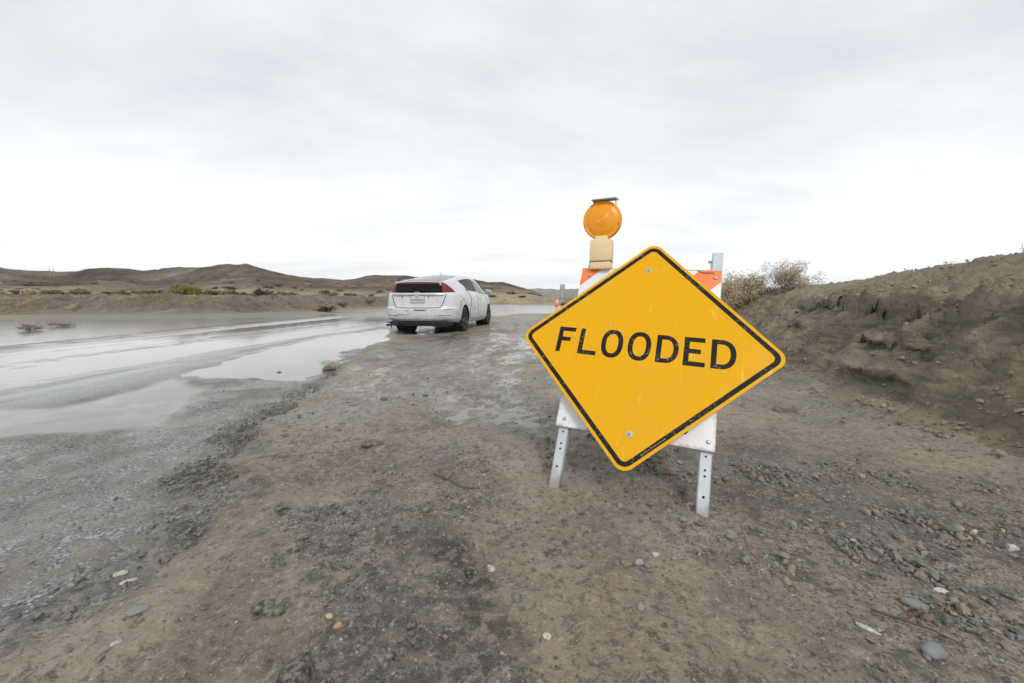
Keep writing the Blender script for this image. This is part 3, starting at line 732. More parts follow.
M_WOOD = mat_plain('red_brown_twig', (.10, .050, .034), .8, var=.3, scale=60)
M_DEAD = mat_plain('grey_dead_twig', (.10, .08, .062), .9, var=.3, scale=60)
def twig(name, pts, r, mat, label):
    mb = MB(); zz = zat([p[0] for p in pts[0]], [p[1] for p in pts[0]])
    for br in pts:
        zb = zat([p[0] for p in br], [p[1] for p in br])
        mb.tube([(p[0], p[1], zb[i] + r + p[2]) for i, p in enumerate(br)], [r * (1 - .6 * i / (len(br) - 1)) for i in range(len(br))], 6)
    return tag(mb.build(name, mat), label, 'twig')
twig('twig', [[(.88, .90, .01), (.93, .87, .012), (.97, .845, .008), (1.01, .81, .004)], [(.93, .87, .012), (.98, .885, .018), (1.04, .885, .02)]], .0032, M_WOOD, 'forked reddish twig lying on the stony patch')
twig('twig', [[(-.34, 1.66, .004), (-.27, 1.60, .012), (-.20, 1.545, .006), (-.13, 1.535, .0)], [(-.27, 1.60, .012), (-.25, 1.64, .02)]], .005, M_DEAD, 'thin dark grey twig lying in the middle of the muddy shoulder')

# ------------------------------------------------------------------ barricade, sign, warning light
def frame_matrix(o, a, b):
    a = Vector(a).normalized(); b = Vector(b); b = (b - a * a.dot(b)).normalized(); c = a.cross(b)
    M = Matrix.Identity(4)
    for i in range(3):
        M[i][0], M[i][1], M[i][2], M[i][3] = a[i], b[i], c[i], o[i]
    return M
BAR = frame_matrix((.19372, 1.66544, .23151), (.92062, -.38801, -.04373), (.21829, .41858, .88156))

def mat_galv():
    m, nt, b = newmat('galvanised_steel'); g = NT(nt); v = g.obj()
    c = g.mix(g.noise(30, 6, .65, v), (.40, .44, .47), (.58, .62, .64))
    c = g.mix(g.rng(g.noise(9, 6, .7, g.mapping(v, (1, .25, 1))), .56, .75, 0, .55), c, (.30, .27, .23))
    sx = nt.nodes.new('ShaderNodeSeparateXYZ'); nt.links.new(v, sx.inputs[0])
    low = g.rng(g.math('ADD', sx.outputs[1], g.math('MULTIPLY', g.noise(14, 4, .6, v), .12)), -.19, -.10, .8, 0)
    c = g.mix(low, c, (.24, .20, .15))
    nt.links.new(c, b.inputs['Base Color']); b.inputs['Metallic'].default_value = .25; b.inputs['Roughness'].default_value = .5
    return m
def mat_rail(striped):
    m, nt, b = newmat('striped_barrier_board' if striped else 'white_barrier_board'); g = NT(nt); v = g.obj()
    white = g.mix(g.noise(7, 5, .6, v), (.70, .71, .74), (.80, .80, .82))
    sx = nt.nodes.new('ShaderNodeSeparateXYZ'); nt.links.new(v, sx.inputs[0])
    c = white
    if striped:
        q = g.math('SUBTRACT', sx.outputs[0], sx.outputs[1])
        fr = g.math('FRACT', g.math('DIVIDE', g.math('ADD', q, .117 + 2.85), .285))
        c = g.mix(g.math('GREATER_THAN', fr, .5), white, g.mix(g.noise(12, 4, .6, v), (.80, .17, .045), (.90, .22, .06)))
    else:
        # rust bleeding in from the edges, road grime, small chips
        ex = g.math('MINIMUM', g.math('ADD', sx.outputs[0], .006), g.math('SUBTRACT', .612, sx.outputs[0])); ey = g.math('ADD', sx.outputs[1], .004)
        e = g.math('ADD', g.math('MINIMUM', ex, ey), g.math('MULTIPLY', g.noise(28, 6, .65, v), .05))
        c = g.mix(g.rng(e, .022, .040, .75, 0), c, (.42, .30, .24))
        c = g.mix(g.rng(g.noise(16, 7, .7, v), .60, .74, 0, .5), c, (.42, .36, .32))
    c = g.mix(g.rng(g.noise(60, 5, .7, v), .66, .72, 0, .8), c, (.15, .12, .10))
    c = g.mix(g.rng(g.noise(4, 7, .7, v), .45, .8, 0, .35), c, (.34, .30, .25))
    nt.links.new(c, b.inputs['Base Color']); b.inputs['Roughness'].default_value = .42
    nt.links.new(g.bump(g.noise(6, 3, .5, v), .25, .01), b.inputs['Normal'])
    return m
M_GALV = mat_galv(); M_STRIPE = mat_rail(True); M_WHITEB = mat_rail(False)
M_BLACK = mat_plain('black_paint', (.012, .012, .012), .6, scale=20)
M_HOLE = mat_plain('hole_shade', (.006, .006, .006), .9)
M_BOLT = mat_plain('zinc_bolt', (.45, .45, .44), .4, metal=.6, scale=60)
M_SCRAP = mat_plain('torn_sheeting', (.75, .30, .18), .5, scale=40)

def channel_leg(p0, p1, xdir, zdir, w=.043, d=.038, th=.003, holes=()):
    """open channel: a face and two flanges, running p0 -> p1"""
    mb = MB(); p0 = Vector(p0); p1 = Vector(p1); xd = Vector(xdir).normalized(); ax = (p1 - p0).normalized(); zd = ax.cross(xd) * (1 if ax.cross(xd).dot(Vector(zdir)) < 0 else -1)
    L = (p1 - p0).length
    prof = [(-w / 2, d), (-w / 2, 0.004), (-w / 2 + .004, 0), (w / 2 - .004, 0), (w / 2, .004), (w / 2, d), (w / 2 - th, d), (w / 2 - th, th + .003), (w / 2 - th - .003, th), (-w / 2 + th + .003, th), (-w / 2 + th, th + .003), (-w / 2 + th, d)]
    A = [mb.bm.verts.new(p0 + xd * x + zd * z) for x, z in prof]; B = [mb.bm.verts.new(p1 + xd * x + zd * z) for x, z in prof]
    n = len(prof)
    for k in range(n): mb.bm.faces.new((A[k], A[(k + 1) % n], B[(k + 1) % n], B[k]))
    for ring in (A, B):
        for a, b_, c, e in ((0, 1, 10, 11), (1, 2, 9, 10), (2, 3, 8, 9), (3, 4, 7, 8), (4, 5, 6, 7)):
            mb.bm.faces.new([ring[i] for i in (a, b_, c, e)])
    for h, sz in holes:
        c = p0 + ax * h - zd * .0006
        mb.cyl(c, c + zd * .004, sz, n=12, mi=1)  # dark disc stands in for the shade inside a punched hole
    return mb

def build_barricade():
    root = empty('barricade', M=BAR)
    tag(root, 'folding A-frame barricade with striped top board and galvanised legs behind the diamond sign', 'barricade')
    holes_l = [(.045, .0001)] ; fr = (0, 0, 1)
    for u, top in ((.030, .86), (.581, .877)):
        hs = [(.095, .0048), (.168, .0042), (.190, .0042)] + [(.24 + .1 * k, .004) for k in range(3)] + [(.98 + .05 * k, .004) for k in range(2)]
        channel_leg((u, -.262, -.006), (u, top, -.006), (1, 0, 0), fr, holes=hs).build('leg', [M_GALV, M_HOLE], root, angle=25)
    # rear frame spreads away from the camera below a hinge near the top
    inv = BAR.inverted(); away = Vector((.3668, .9303, 0))
    for u in (.085, .525):
        hp = BAR @ Vector((u, .80, -.052)); ft = hp + away * .50; ft.z = float(zat(ft.x, ft.y)[0]) - .01
        channel_leg(inv @ ft, inv @ hp, (1, 0, 0), (0, 0, -1)).build('leg', [M_GALV, M_HOLE], root, angle=25)
    rb = MB(); hp = inv @ (BAR @ Vector((.305, .80, -.052))); f2 = BAR @ Vector((.305, .80, -.052)) + away * .24; f2.z -= .45
    c = inv @ f2; dr = (hp - c).normalized(); zx = Vector((1, 0, 0)); zn = zx.cross(dr)
    RM = Matrix((zx, dr, zn)).transposed()
    rb.box(c + zn * -.05, (.50, .20, .016), RM, .003).build('rear_board', M_WHITEB, root)
    hb = MB(); hb.cyl((.02, .80, -.046), (.59, .80, -.046), .007, n=12).build('hinge_rod', M_GALV, root)
    t = MB(); t.box((.293, .636, .004), (.61, .272, .018), None, .002)
    tr = t.build('top_board', M_STRIPE, root)
    MB().box((.293, .7735, .004), (.612, .004, .0215), None, .001).build('edge_strip', M_GALV, tr)
    b = MB(); b.box((.303, .10, .004), (.612, .208, .018), None, .002); bb = b.build('lower_board', M_WHITEB, root)
    for (u, v, p) in ((.03, .125, bb), (.03, .03, bb), (.585, .03, bb), (.585, .17, bb), (.03, .735, tr), (.575, .735, tr)):
        q = MB(); q.lathe([(.0001, .006), (.005, .0055), (.0075, .003), (.008, 0)], 12, at=(u, v, .013)); q.build('bolt', M_BOLT, p)
    # scrap of stencilled letter and a torn flap of sheeting
    q = MB(); pts = [(.505, .075), (.512, .066), (.513, .055), (.507, .046), (.497, .044), (.488, .048)]
    o2 = [(x + .0, y) for x, y in pts] + [(x - .007 * (1 if k < 3 else .3), y + .007 * (k / 5)) for k, (x, y) in list(enumerate(pts))[::-1]]
    q.prism(o2, .0125, .0136); q.build('stencil_mark', M_BLACK, bb)
    q = MB()
    P = [(.50, .773, .0145), (.525, .764, .020), (.545, .768, .024), (.558, .778, .020), (.566, .770, .0155)]; P2 = [(.50, .770, .0140), (.525, .757, .0145), (.545, .757, .0148), (.560, .760, .0148), (.572, .752, .0143)]
    A = [q.bm.verts.new(p) for p in P]; B = [q.bm.verts.new(p) for p in P2]
    for k in range(4): q.bm.faces.new((A[k], A[k + 1], B[k + 1], B[k]))
    fl = q.build('torn_flap', M_SCRAP, tr); sm = fl.modifiers.new('thick', 'SOLIDIFY'); sm.thickness = .001
    # latch bolt on the right post
    q = MB(); q.cyl((.560, .835, -.015), (.544, .835, -.015), .007, n=10); q.cyl((.555, .835, -.015), (.555, .785, -.015), .0018, n=6); q.build('latch', M_BOLT, root)
build_barricade()

def mat_sign_yellow():
    m, nt, b = newmat('scuffed_yellow_sheeting'); g = NT(nt); v = g.obj()
    c = g.mix(g.noise(2.2, 4, .5, v), (.70, .350, .003), (.75, .385, .004))
    # fine scratches in several directions and dull scuffs
    for ang, sc, w in ((.5, 14, .05), (-1.0, 11, .045), (1.9, 17, .04)):
        q = g.noise(sc, 2, .5, g.mapping(v, (1, .06, 1), (0, 0, ang)), dist=.4)
        line = g.rng(g.math('ABSOLUTE', g.math('SUBTRACT', q, .5)), 0, .012, 1, 0)
        brk = g.rng(g.noise(5 + sc * .2, 3, .6, v), .52, .68)
        c = g.mix(g.math('MULTIPLY', g.math('MULTIPLY', line, brk), .4), c, (.93, .60, .16))
    c = g.mix(g.rng(g.noise(46, 5, .7, v), .66, .72, 0, .7), c, (.42, .20, .03))
    c = g.mix(g.rng(g.noise(6, 6, .65, v), .52, .75, 0, .35), c, (.70, .35, .02))
    sy = nt.nodes.new('ShaderNodeSeparateXYZ'); nt.links.new(v, sy.inputs[0])
    mud = g.math('MULTIPLY', g.rng(sy.outputs[1], .10, -.50), g.rng(g.noise(70, 4, .7, v), .60, .68))
    c = g.mix(g.math('MULTIPLY', mud, .7), c, (.33, .24, .10))
    c = g.mix(g.math('MULTIPLY', g.rng(g.noise(3.2, 7, .7, g.mapping(v, (1, .5, 1))), .46, .72), .22), c, (.62, .36, .05))
    nt.links.new(c, b.inputs['Base Color']); nt.links.new(g.rng(g.noise(5, 5, .6, v), .35, .65, .34, .55), b.inputs['Roughness']); b.inputs['Specular IOR Level'].default_value = .13
    hh = g.math('ADD', g.noise(2.5, 3, .5, v), g.math('MULTIPLY', g.noise(7, 2, .5, v), .25))
    nt.links.new(g.bump(hh, .35, .03), b.inputs['Normal'])
    return m
def mat_sign_black():
    m, nt, b = newmat('worn_black_ink'); g = NT(nt); v = g.obj()
    n = g.rng(g.noise(75, 6, .75, v), .53, .64, 0, .75); big = g.rng(g.noise(9, 3, .5, v), .42, .6)
    c = g.mix(g.math('MULTIPLY', n, big), (.016, .015, .013), (.26, .24, .20))
    nt.links.new(c, b.inputs['Base Color']); b.inputs['Roughness'].default_value = .5; b.inputs['Specular IOR Level'].default_value = .10
    return m

def letter(ch, x0, x1, y0, y1, t):
    """outline (and hole) polygons of one highway letter"""
    if ch == 'F':
        ym = (y0 + y1) / 2 + .003
        return [([(x0, y0), (x0 + t, y0), (x0 + t, ym - t / 2), (x1 - .016, ym - t / 2), (x1 - .016, ym + t / 2), (x0 + t, ym + t / 2), (x0 + t, y1 - t), (x1, y1 - t), (x1, y1), (x0, y1)], None)]
    if ch == 'L':
        return [([(x0, y0), (x1, y0), (x1, y0 + t), (x0 + t, y0 + t), (x0 + t, y1), (x0, y1)], None)]
    if ch == 'E':
        ym = (y0 + y1) / 2 + .002
        return [([(x0, y0), (x1, y0), (x1, y0 + t), (x0 + t, y0 + t), (x0 + t, ym - t / 2), (x1 - .017, ym - t / 2), (x1 - .017, ym + t / 2), (x0 + t, ym + t / 2), (x0 + t, y1 - t), (x1 - .004, y1 - t), (x1 - .004, y1), (x0, y1)], None)]
    if ch == 'O':
        def ring(dx):
            cx, cy = (x0 + x1) / 2, (y0 + y1) / 2; a, b = (x1 - x0) / 2 - dx, (y1 - y0) / 2 - dx
            return [(cx + a * math.copysign(abs(math.cos(k)) ** .86, math.cos(k)), cy + b * math.copysign(abs(math.sin(k)) ** .86, math.sin(k))) for k in np.linspace(0, 2 * math.pi, 48, endpoint=False)]
        return [(ring(0), ring(t))]
    if ch == 'D':
        def ring(d):
            xa, xb, ya, yb = x0 + d, x1 - d, y0 + d, y1 - d
            h = (yb - ya) / 2; cy = (ya + yb) / 2; rx = min((xb - xa) * .62, h)
            pts = [(xa, yb), (xa, cy), (xa, ya)]
            pts += [(xb - rx + rx * math.copysign(abs(math.cos(k)) ** .9, math.cos(k)), cy + h * math.copysign(abs(math.sin(k)) ** .9, math.sin(k))) for k in np.linspace(-math.pi / 2, math.pi / 2, 28)]
            return pts
        return [(ring(0), ring(t))]

def build_sign():
    M = frame_matrix((.54053, 1.66509, .57490), (.91877, -.39069, -.05681), (.24735, .45749, .85412))
    root = empty('diamond_sign', M=M)
    tag(root, 'yellow diamond road sign reading FLOODED with black border hung on the barricade', 'road sign')
    MY, MK = mat_sign_yellow(), mat_sign_black()
    def dia(inset, rad, seg=10):
        h = (.3795 - inset) * math.sqrt(2)
        return rounded([(0, h), (-h, 0), (0, -h), (h, 0)], rad, seg)
    mb = MB(); mb.prism(dia(0, .046), -.0016, .0016, 0)
    pl = mb.build('sign_plate', MY, root, angle=30)
    mb = MB(); mb.prism(dia(.0125, .038), .0014, .0021, 0, [dia(.0125 + .0185, .022)]); mb.build('border', MK, root, angle=30)
    mb = MB(); t = .0198
    for ch, x0, x1, y0, y1 in (('F', -.359, -.284, -.066, .057), ('L', -.260, -.180, -.067, .057), ('O', -.162, -.071, -.0695, .063), ('O', -.050, .043, -.0695, .063), ('D', .064, .150, -.0665, .058), ('E', .169, .249, -.067, .059), ('D', .269, .357, -.0665, .059)):
        for out, hole in letter(ch, x0, x1, y0, y1, t):
            mb.prism(out, .0014, .0021, 0, [hole] if hole else ())
    mb.build('lettering', MK, root, angle=30)
    for x, y in ((-.011, .378), (.006, -.378)):
        mb = MB(); mb.lathe([(.0001, .0060), (.0055, .0058), (.0065, .0050), (.0068, .0030), (.0130, .0028), (.0136, .0016)], 20, at=(x, y, 0))
        bo = mb.build('bolt', M_BOLT, root)
        mb = MB(); mb.cyl((x, y, .0055), (x, y, .0066), .0030, n=6); mb.build('bolt_socket', M_HOLE, bo)
        mb = MB(); mb.cyl((x, y, -.0016), (x, y, -.030), .005, n=10); mb.build('bolt_shank', M_BOLT, bo)
    # row of tiny worn print along the lower right border
    mb = MB(); a = math.pi / 4; d0 = .381 - .0125 - .010
    r2 = random.Random(3)
    k = -.275
    while k < -.165:
        w = r2.uniform(.0018, .005); cx = d0 * math.cos(-a) + (k) * math.cos(a); cy = d0 * math.sin(-a) + k * math.sin(a)
        mb.box((cx, cy, .0022), (w, r2.uniform(.0025, .0045), .0006), Matrix.Rotation(a, 3, 'Z')); k += w + r2.uniform(.0012, .0045)
    mb.build('fine_print', mat_plain('faded_print', (.36, .25, .08), .6, scale=80), root)
build_sign()

def build_light():
    up = Vector((0.015, .05, 1)).normalized(); ax = Vector((.90, -.40, 0)); ax = (ax - up * ax.dot(up)).normalized(); fw = up.cross(ax)   # fw points away from the camera
    o = Vector((.432, 1.955, .912))
    M = Matrix.Identity(4)
    for i in range(3): M[i][0], M[i][1], M[i][2], M[i][3] = ax[i], fw[i], up[i], o[i]
    root = empty('warning_light', M=M)
    tag(root, 'round amber warning flasher with beige battery case standing on the left end of the barricade', 'warning light')
    MC = mat_plain('beige_plastic', (.80, .61, .35), .5, var=.05, scale=14, dirt=.25, dirtcol=(.60, .45, .26))
    MD = mat_plain('grey_panel', (.30, .28, .26), .45, scale=30)
    mb = MB(); mb.box((0, 0, .089), (.104, .074, .104), None, .010); c = mb.build('battery_case', MC, root)
    mb = MB(); mb.box((0, 0, .018), (.098, .070, .036), None, .007); mb.build('case_lid', MC, c)
    mb = MB(); mb.box((0, 0, .0365), (.099, .071, .004), None, .001); mb.build('case_seam', mat_plain('dark_brown_seam', (.16, .11, .06), .7), c)  # dark brown strip along the seam between case and lid
    mb = MB(); mb.box((0, 0, .148), (.060, .045, .022), None, .005); mb.build('neck', MC, root)
    # amber lens: two shallow domes round a rim
    m, nt, b = newmat('amber_plastic'); g = NT(nt); v = g.obj()
    tr = nt.nodes.new('ShaderNodeBsdfTranslucent'); tr.inputs[0].default_value = (1.0, .52, .035, 1)
    mx = nt.nodes.new('ShaderNodeMixShader'); mx.inputs[0].default_value = .18
    nt.links.new(g.mix(g.noise(26, 3, .5, v), (.95, .36, .012), (1.0, .44, .02)), b.inputs['Base Color']); b.inputs['Roughness'].default_value = .22
    hx = g.voro(105, v, 'Distance', rnd=.15); nt.links.new(g.bump(hx, .22, .004), b.inputs['Normal'])
    nt.links.new(b.outputs[0], mx.inputs[1]); nt.links.new(tr.outputs[0], mx.inputs[2]); nt.links.new(mx.outputs[0], nt.nodes['Material Output'].inputs[0])
    cz = .234; r = .091
    def dome(sgn):
        prof = [(r, 0), (r, .012), (r - .004, .015), (r - .010, .0155), (r - .012, .0145)]
        for k in range(12):
            q = 1 - k / 12.0; rr = (r - .012) * q; h = .0145 + .016 * (1 - q * q)
            prof += [(rr, h), (max(rr - .0045, 0), h + .0016)]
        prof.append((.0001, .032))
        return prof
    for sgn in (-1, 1):
        mb = MB(); mb.lathe(dome(sgn), 48, axis=(0, sgn, 0), at=(0, sgn * .002, cz)); ln = mb.build('lens', m, root, angle=20)
        if sgn < 0:
            for k in range(5):
                a = R(40 + 72 * k + 14); p = Vector(((r - .006) * math.cos(a), -.018, cz + (r - .006) * math.sin(a)))
                q = MB(); q.cyl(p, p + Vector((0, -.003, 0)), .0035, n=10); q.build('screw', mat_plain('brass_screw', (.30, .13, .02), .5), ln)
    mb = MB(); mb.lathe([(r * .97, -.003), (r * 1.005, -.003), (r * 1.005, .003), (r * .97, .003)], 48, axis=(0, 1, 0), at=(0, 0, cz)); mb.build('gasket', mat_plain('amber_gasket', (.45, .14, .01), .6), root)
    # small solar panel lying across the top on a clear bracket
    T = Matrix.Rotation(R(8), 3, 'X')
    mb = MB(); mb.box((.010, 0, cz + r + .006), (.118, .075, .006), T, .002); sp = mb.build('solar_panel', MD, root)
    mb = MB(); mb.box((.010, .002, cz + r + .0095), (.104, .062, .003), T, .0005); mb.build('solar_cells', mat_plain('solar_cells', (.012, .015, .03), .2), sp)
    mb = MB()
    for s in (-1, 1):
        mb = MB(); mb.box((.010 + s * .052, .002, cz + r - .012), (.008, .024, .032), None, .002)
        mb.build('bracket', bpy.data.materials.get('milky_plastic') or mat_plain('milky_plastic', (.70, .68, .64), .35), root)
build_light()

# ------------------------------------------------------------------ car
def smooth_interp(x, xs, ys):
    """monotone-ish cubic through the points"""
    xs = np.asarray(xs, float); ys = np.asarray(ys, float); x = np.clip(np.asarray(x, float), xs[0], xs[-1])
    d = np.diff(ys) / np.diff(xs); m = np.r_[d[0], np.where(d[1:] * d[:-1] > 0, 2 * d[1:] * d[:-1] / (d[1:] + d[:-1] + 1e-12), 0), d[-1]]
    k = np.clip(np.searchsorted(xs, x, 'right') - 1, 0, len(xs) - 2); h = xs[k + 1] - xs[k]; t = (x - xs[k]) / h
    return (2 * t ** 3 - 3 * t ** 2 + 1) * ys[k] + (t ** 3 - 2 * t ** 2 + t) * h * m[k] + (-2 * t ** 3 + 3 * t ** 2) * ys[k + 1] + (t ** 3 - t ** 2) * h * m[k + 1]

def build_car():
    from mathutils.bvhtree import BVHTree
    th = R(9.5)
    root = empty('hatchback_car'); root.location = (-2.10, 8.80, -.012); root.rotation_euler = (0, 0, -th)
    tag(root, 'dirty white hatchback car parked facing away on the muddy shoulder beside the flooded road', 'car')
    # --- materials
    m, nt, b = newmat('grimy_white_car_paint'); g = NT(nt); v = g.obj()
    sx = nt.nodes.new('ShaderNodeSeparateXYZ'); nt.links.new(v, sx.inputs[0])
    c = g.mix(g.noise(3, 5, .6, v), (.54, .545, .57), (.66, .665, .69))
    low = g.math('MULTIPLY', g.rng(sx.outputs[2], .2, .75, 1, .15), g.rng(g.noise(6, 7, .7, g.mapping(v, (1, 1, 1.6))), .40, .72))
    c = g.mix(g.math('MULTIPLY', low, .85), c, (.27, .245, .21))
    run = g.rng(g.noise(9, 4, .6, g.mapping(v, (1.6, 1.6, .12))), .60, .72, 0, .3)
    c = g.mix(run, c, (.36, .34, .32))
    nt.links.new(c, b.inputs['Base Color']); b.inputs['Roughness'].default_value = .32; b.inputs['Coat Weight'].default_value = .35; b.inputs['Coat Roughness'].default_value = .12
    PAINT = m
    def glass(name, tint, rough=.03, dirt=.25, ior=1.55):
        m, nt, b = newmat(name); g = NT(nt); v = g.obj()
        tr = nt.nodes.new('ShaderNodeBsdfTransparent'); tr.inputs[0].default_value = (*tint, 1)
        gl = nt.nodes.new('ShaderNodeBsdfGlossy'); gl.inputs['Roughness'].default_value = rough; gl.inputs[0].default_value = (1, 1, 1, 1)
        fr = nt.nodes.new('ShaderNodeFresnel'); fr.inputs[0].default_value = ior
        mx = nt.nodes.new('ShaderNodeMixShader'); nt.links.new(fr.outputs[0], mx.inputs[0]); nt.links.new(tr.outputs[0], mx.inputs[1]); nt.links.new(gl.outputs[0], mx.inputs[2])
        df = nt.nodes.new('ShaderNodeBsdfDiffuse'); df.inputs[0].default_value = (.42, .40, .37, 1)
        m2 = nt.nodes.new('ShaderNodeMixShader'); nt.links.new(g.rng(g.noise(5, 6, .65, v), .3, .8, dirt * .35, dirt), m2.inputs[0])
        nt.links.new(mx.outputs[0], m2.inputs[1]); nt.links.new(df.outputs[0], m2.inputs[2]); nt.links.new(m2.outputs[0], nt.nodes['Material Output'].inputs[0])
        return m
    G_DARK = glass('dark_rear_glass', (.05, .065, .065), .08, .02, 1.28); G_SIDE = glass('side_glass', (.45, .50, .50), .03, .35); G_HATCH = glass('sloping_hatch_glass', (.16, .18, .19), .06, .28, 1.9)  # hatch film partly paints the pale sky reflection into the glass
    RED = mat_plain('red_lamp_plastic', (.15, .010, .014), .5, var=.35, scale=10)
    BLK = mat_plain('black_plastic', (.016, .016, .017), .6, scale=14, dirt=.5, dirtcol=(.09, .075, .06))
    RUB = mat_plain('muddy_tyre_rubber', (.016, .016, .016), .85, scale=12, dirt=.45, dirtcol=(.08, .066, .05))
    CHR = mat_plain('dull_chrome', (.72, .72, .75), .38, metal=.7, scale=10)
    SEAT = mat_plain('dark_seat_cloth', (.03, .03, .033), .9)
    # --- body shape (x right, y forward, z up; rear bumper at y=0)
    ztop = lambda Y: smooth_interp(Y, [0, .1, .35, .7, 1.2, 2, 2.9, 3.45, 3.8, 4.1, 4.3, 4.4], [.915, .92, .935, .965, .965, .94, .915, .915, .875, .78, .68, .62])
    zbot = lambda Y: smooth_interp(Y, [0, .4, .9, 3.4, 4.0, 4.4], [.30, .26, .21, .19, .21, .24])
    NC, NS, NF, NV = 46, 120, 34, 44
    def outline(t):
        w = float(smooth_interp(t, [0, .12, .35, .6, .8, .93, 1], [.775, .83, .8475, .845, .832, .812, .775]))
        yr = float(smooth_interp(t, [0, .08, .25, .42, .46, .52, .8, .94, 1], [.085, .02, .0, .0, .012, .045, .055, .062, .085]))
        yf = float(smooth_interp(t, [0, .3, .6, .8, 1], [4.28, 4.385, 4.37, 4.31, 4.24]))
        ar, nr, af, nf = .46, 3.1, 1.05, 2.5
        P = []
        for k in range(NC):
            a = k / NC * math.pi / 2
            P.append((w * math.sin(a) ** (2 / nr), yr + ar * (1 - math.cos(a) ** (2 / nr))))
        for k in range(NS): P.append((w, yr + ar + (yf - af - yr - ar) * k / NS))
        for k in range(NF + 1):
            a = k / NF * math.pi / 2
            P.append((w * max(math.cos(a), 0) ** (2 / nf), yf - af * (1 - math.sin(a) ** (2 / nf))))
        return np.array(P)
    ts = np.linspace(0, 1, NV); rows = []
    for t in ts:
        P = outline(t); zb, zt = zbot(P[:, 1]), ztop(P[:, 1])
        rows.append(np.c_[P, zb + (zt - zb) * t])
    G = np.array(rows)                                         # NV, NP, 3
    NP = G.shape[1]
    # greenhouse loop from the belt row up to the roof edge
    zc = lambda Y: smooth_interp(Y, [.10, .5, 1.0, 1.5, 2.05, 2.5, 2.9, 3.25, 3.6], [1.150, 1.235, 1.32, 1.39, 1.425, 1.385, 1.27, 1.105, .955])
    we = lambda Y: smooth_interp(Y, [.10, .5, 1.0, 1.6, 2.1, 2.6, 3.1, 3.6], [.625, .605, .585, .57, .572, .60, .655, .71])
    ze = lambda Y: zc(Y) - smooth_interp(Y, [.1, .6, 1.2, 2.1, 2.8, 3.6], [.012, .045, .06, .055, .05, .05])
    icowl = int(np.argmax((G[-1][:, 1] > 3.42) & (np.arange(NP) > NC)))
    belt = G[-1][:icowl + 1]
    yr, ar, nr = .115, .30, 3.4
    E = []
    for k in range(icowl + 1):
        if k < NC:
            a = k / NC * math.pi / 2; Y = yr + ar * (1 - math.cos(a) ** (2 / nr)); x = float(we(Y)) * math.sin(a) ** (2 / nr)
        else:
            Y = yr + ar + (3.56 - yr - ar) * (k - NC) / (icowl - NC); x = float(we(Y))
        E.append((x, Y, float(ze(Y))))
    E = np.array(E); NG = 22
    H = []
    for k in range(NG):
        q = k / (NG - 1); P = belt * (1 - q) + E * q
        P = P.copy(); P[:, 0] += .022 * math.sin(math.pi * q) * np.clip((P[:, 1] - .3) / .5, 0, 1); P[:, 1] -= .014 * math.sin(math.pi * q) * (np.arange(icowl + 1) < NC)
        H.append(P)
    H = np.array(H)
    NA = 25; kk = np.linspace(-1, 1, NA)
    RF = np.array([[(k * x, Y, float(zc(Y)) - (float(zc(Y)) - z) * abs(k) ** 2.2) for k in kk] for x, Y, z in E])
    ih = np.arange(icowl, NP); hood = G[-1][ih]
    HD = np.array([[(k * x, Y, z + .035 * (1 - k * k)) for k in kk] for x, Y, z in hood])

    parts = {}                                                # name -> list of quads (4,3)
    def add(name, q): parts.setdefault(name, []).append(q)
    def wheel_cut(c):
        for wy in (.93, 3.48):
            if math.hypot(c[1] - wy, c[2] - .30) < .352 and abs(c[0]) > .5: return True
        return False
    allq = []
    for side in (1, -1):
        S_ = np.array([side, 1, 1])
        for i in range(NV - 1):
            for j in range(NP - 1):
                q = np.array([G[i, j], G[i, j + 1], G[i + 1, j + 1], G[i + 1, j]]) * S_
                if side < 0: q = q[::-1]
                c = q.mean(0)
                if wheel_cut(c): continue
                ax = abs(c[0]); nm = 'body'
                if c[1] < .82 and c[2] < .585: nm = 'bumper'
                elif j < NC and ax < .62 - .30 * (.90 - c[2]) * (c[2] < .90) and c[2] > .585: nm = 'tailgate'
                elif NC <= j < NC + NS and .30 < c[2]:
                    f0 = 1.33 if c[2] < .55 else 1.33 + .12 * (c[2] - .55) / .35
                    if f0 < c[1] < 2.17: nm = 'rear_door' + ('R' if side > 0 else 'L')
                    elif 2.17 <= c[1] < 3.2: nm = 'front_door' + ('R' if side > 0 else 'L')
                add(nm, q); allq.append(q)
        for i in range(NG - 1):
            for j in range(icowl):
                q = np.array([H[i, j], H[i, j + 1], H[i + 1, j + 1], H[i + 1, j]]) * S_
                if side < 0: q = q[::-1]
                c = q.mean(0); vq = (i + .5) / (NG - 1); ax = abs(c[0]); nm = 'body'
                sd = 'R' if side > 0 else 'L'
                redge = .18 + .22 * (1 - vq) ** .9
                if ax < .545 and j < NC: nm = 'rear_window' if vq < .90 else 'lamp_bar'
                elif c[1] < redge: nm = 'tail_light' + sd
                elif .10 < vq < .84:
                    rb = .92 + .50 * (1 - vq); fb = 3.40 - .62 * vq
                    if rb < c[1] < fb:
                        if 2.10 < c[1] < 2.22: nm = 'pillar' + sd
                        elif c[1] < 2.10: nm = 'rear_side' + sd if c[1] > rb + .06 and .14 < vq < .80 else 'trim' + sd
                        else: nm = 'front_side' + sd
                add(nm, q); allq.append(q)
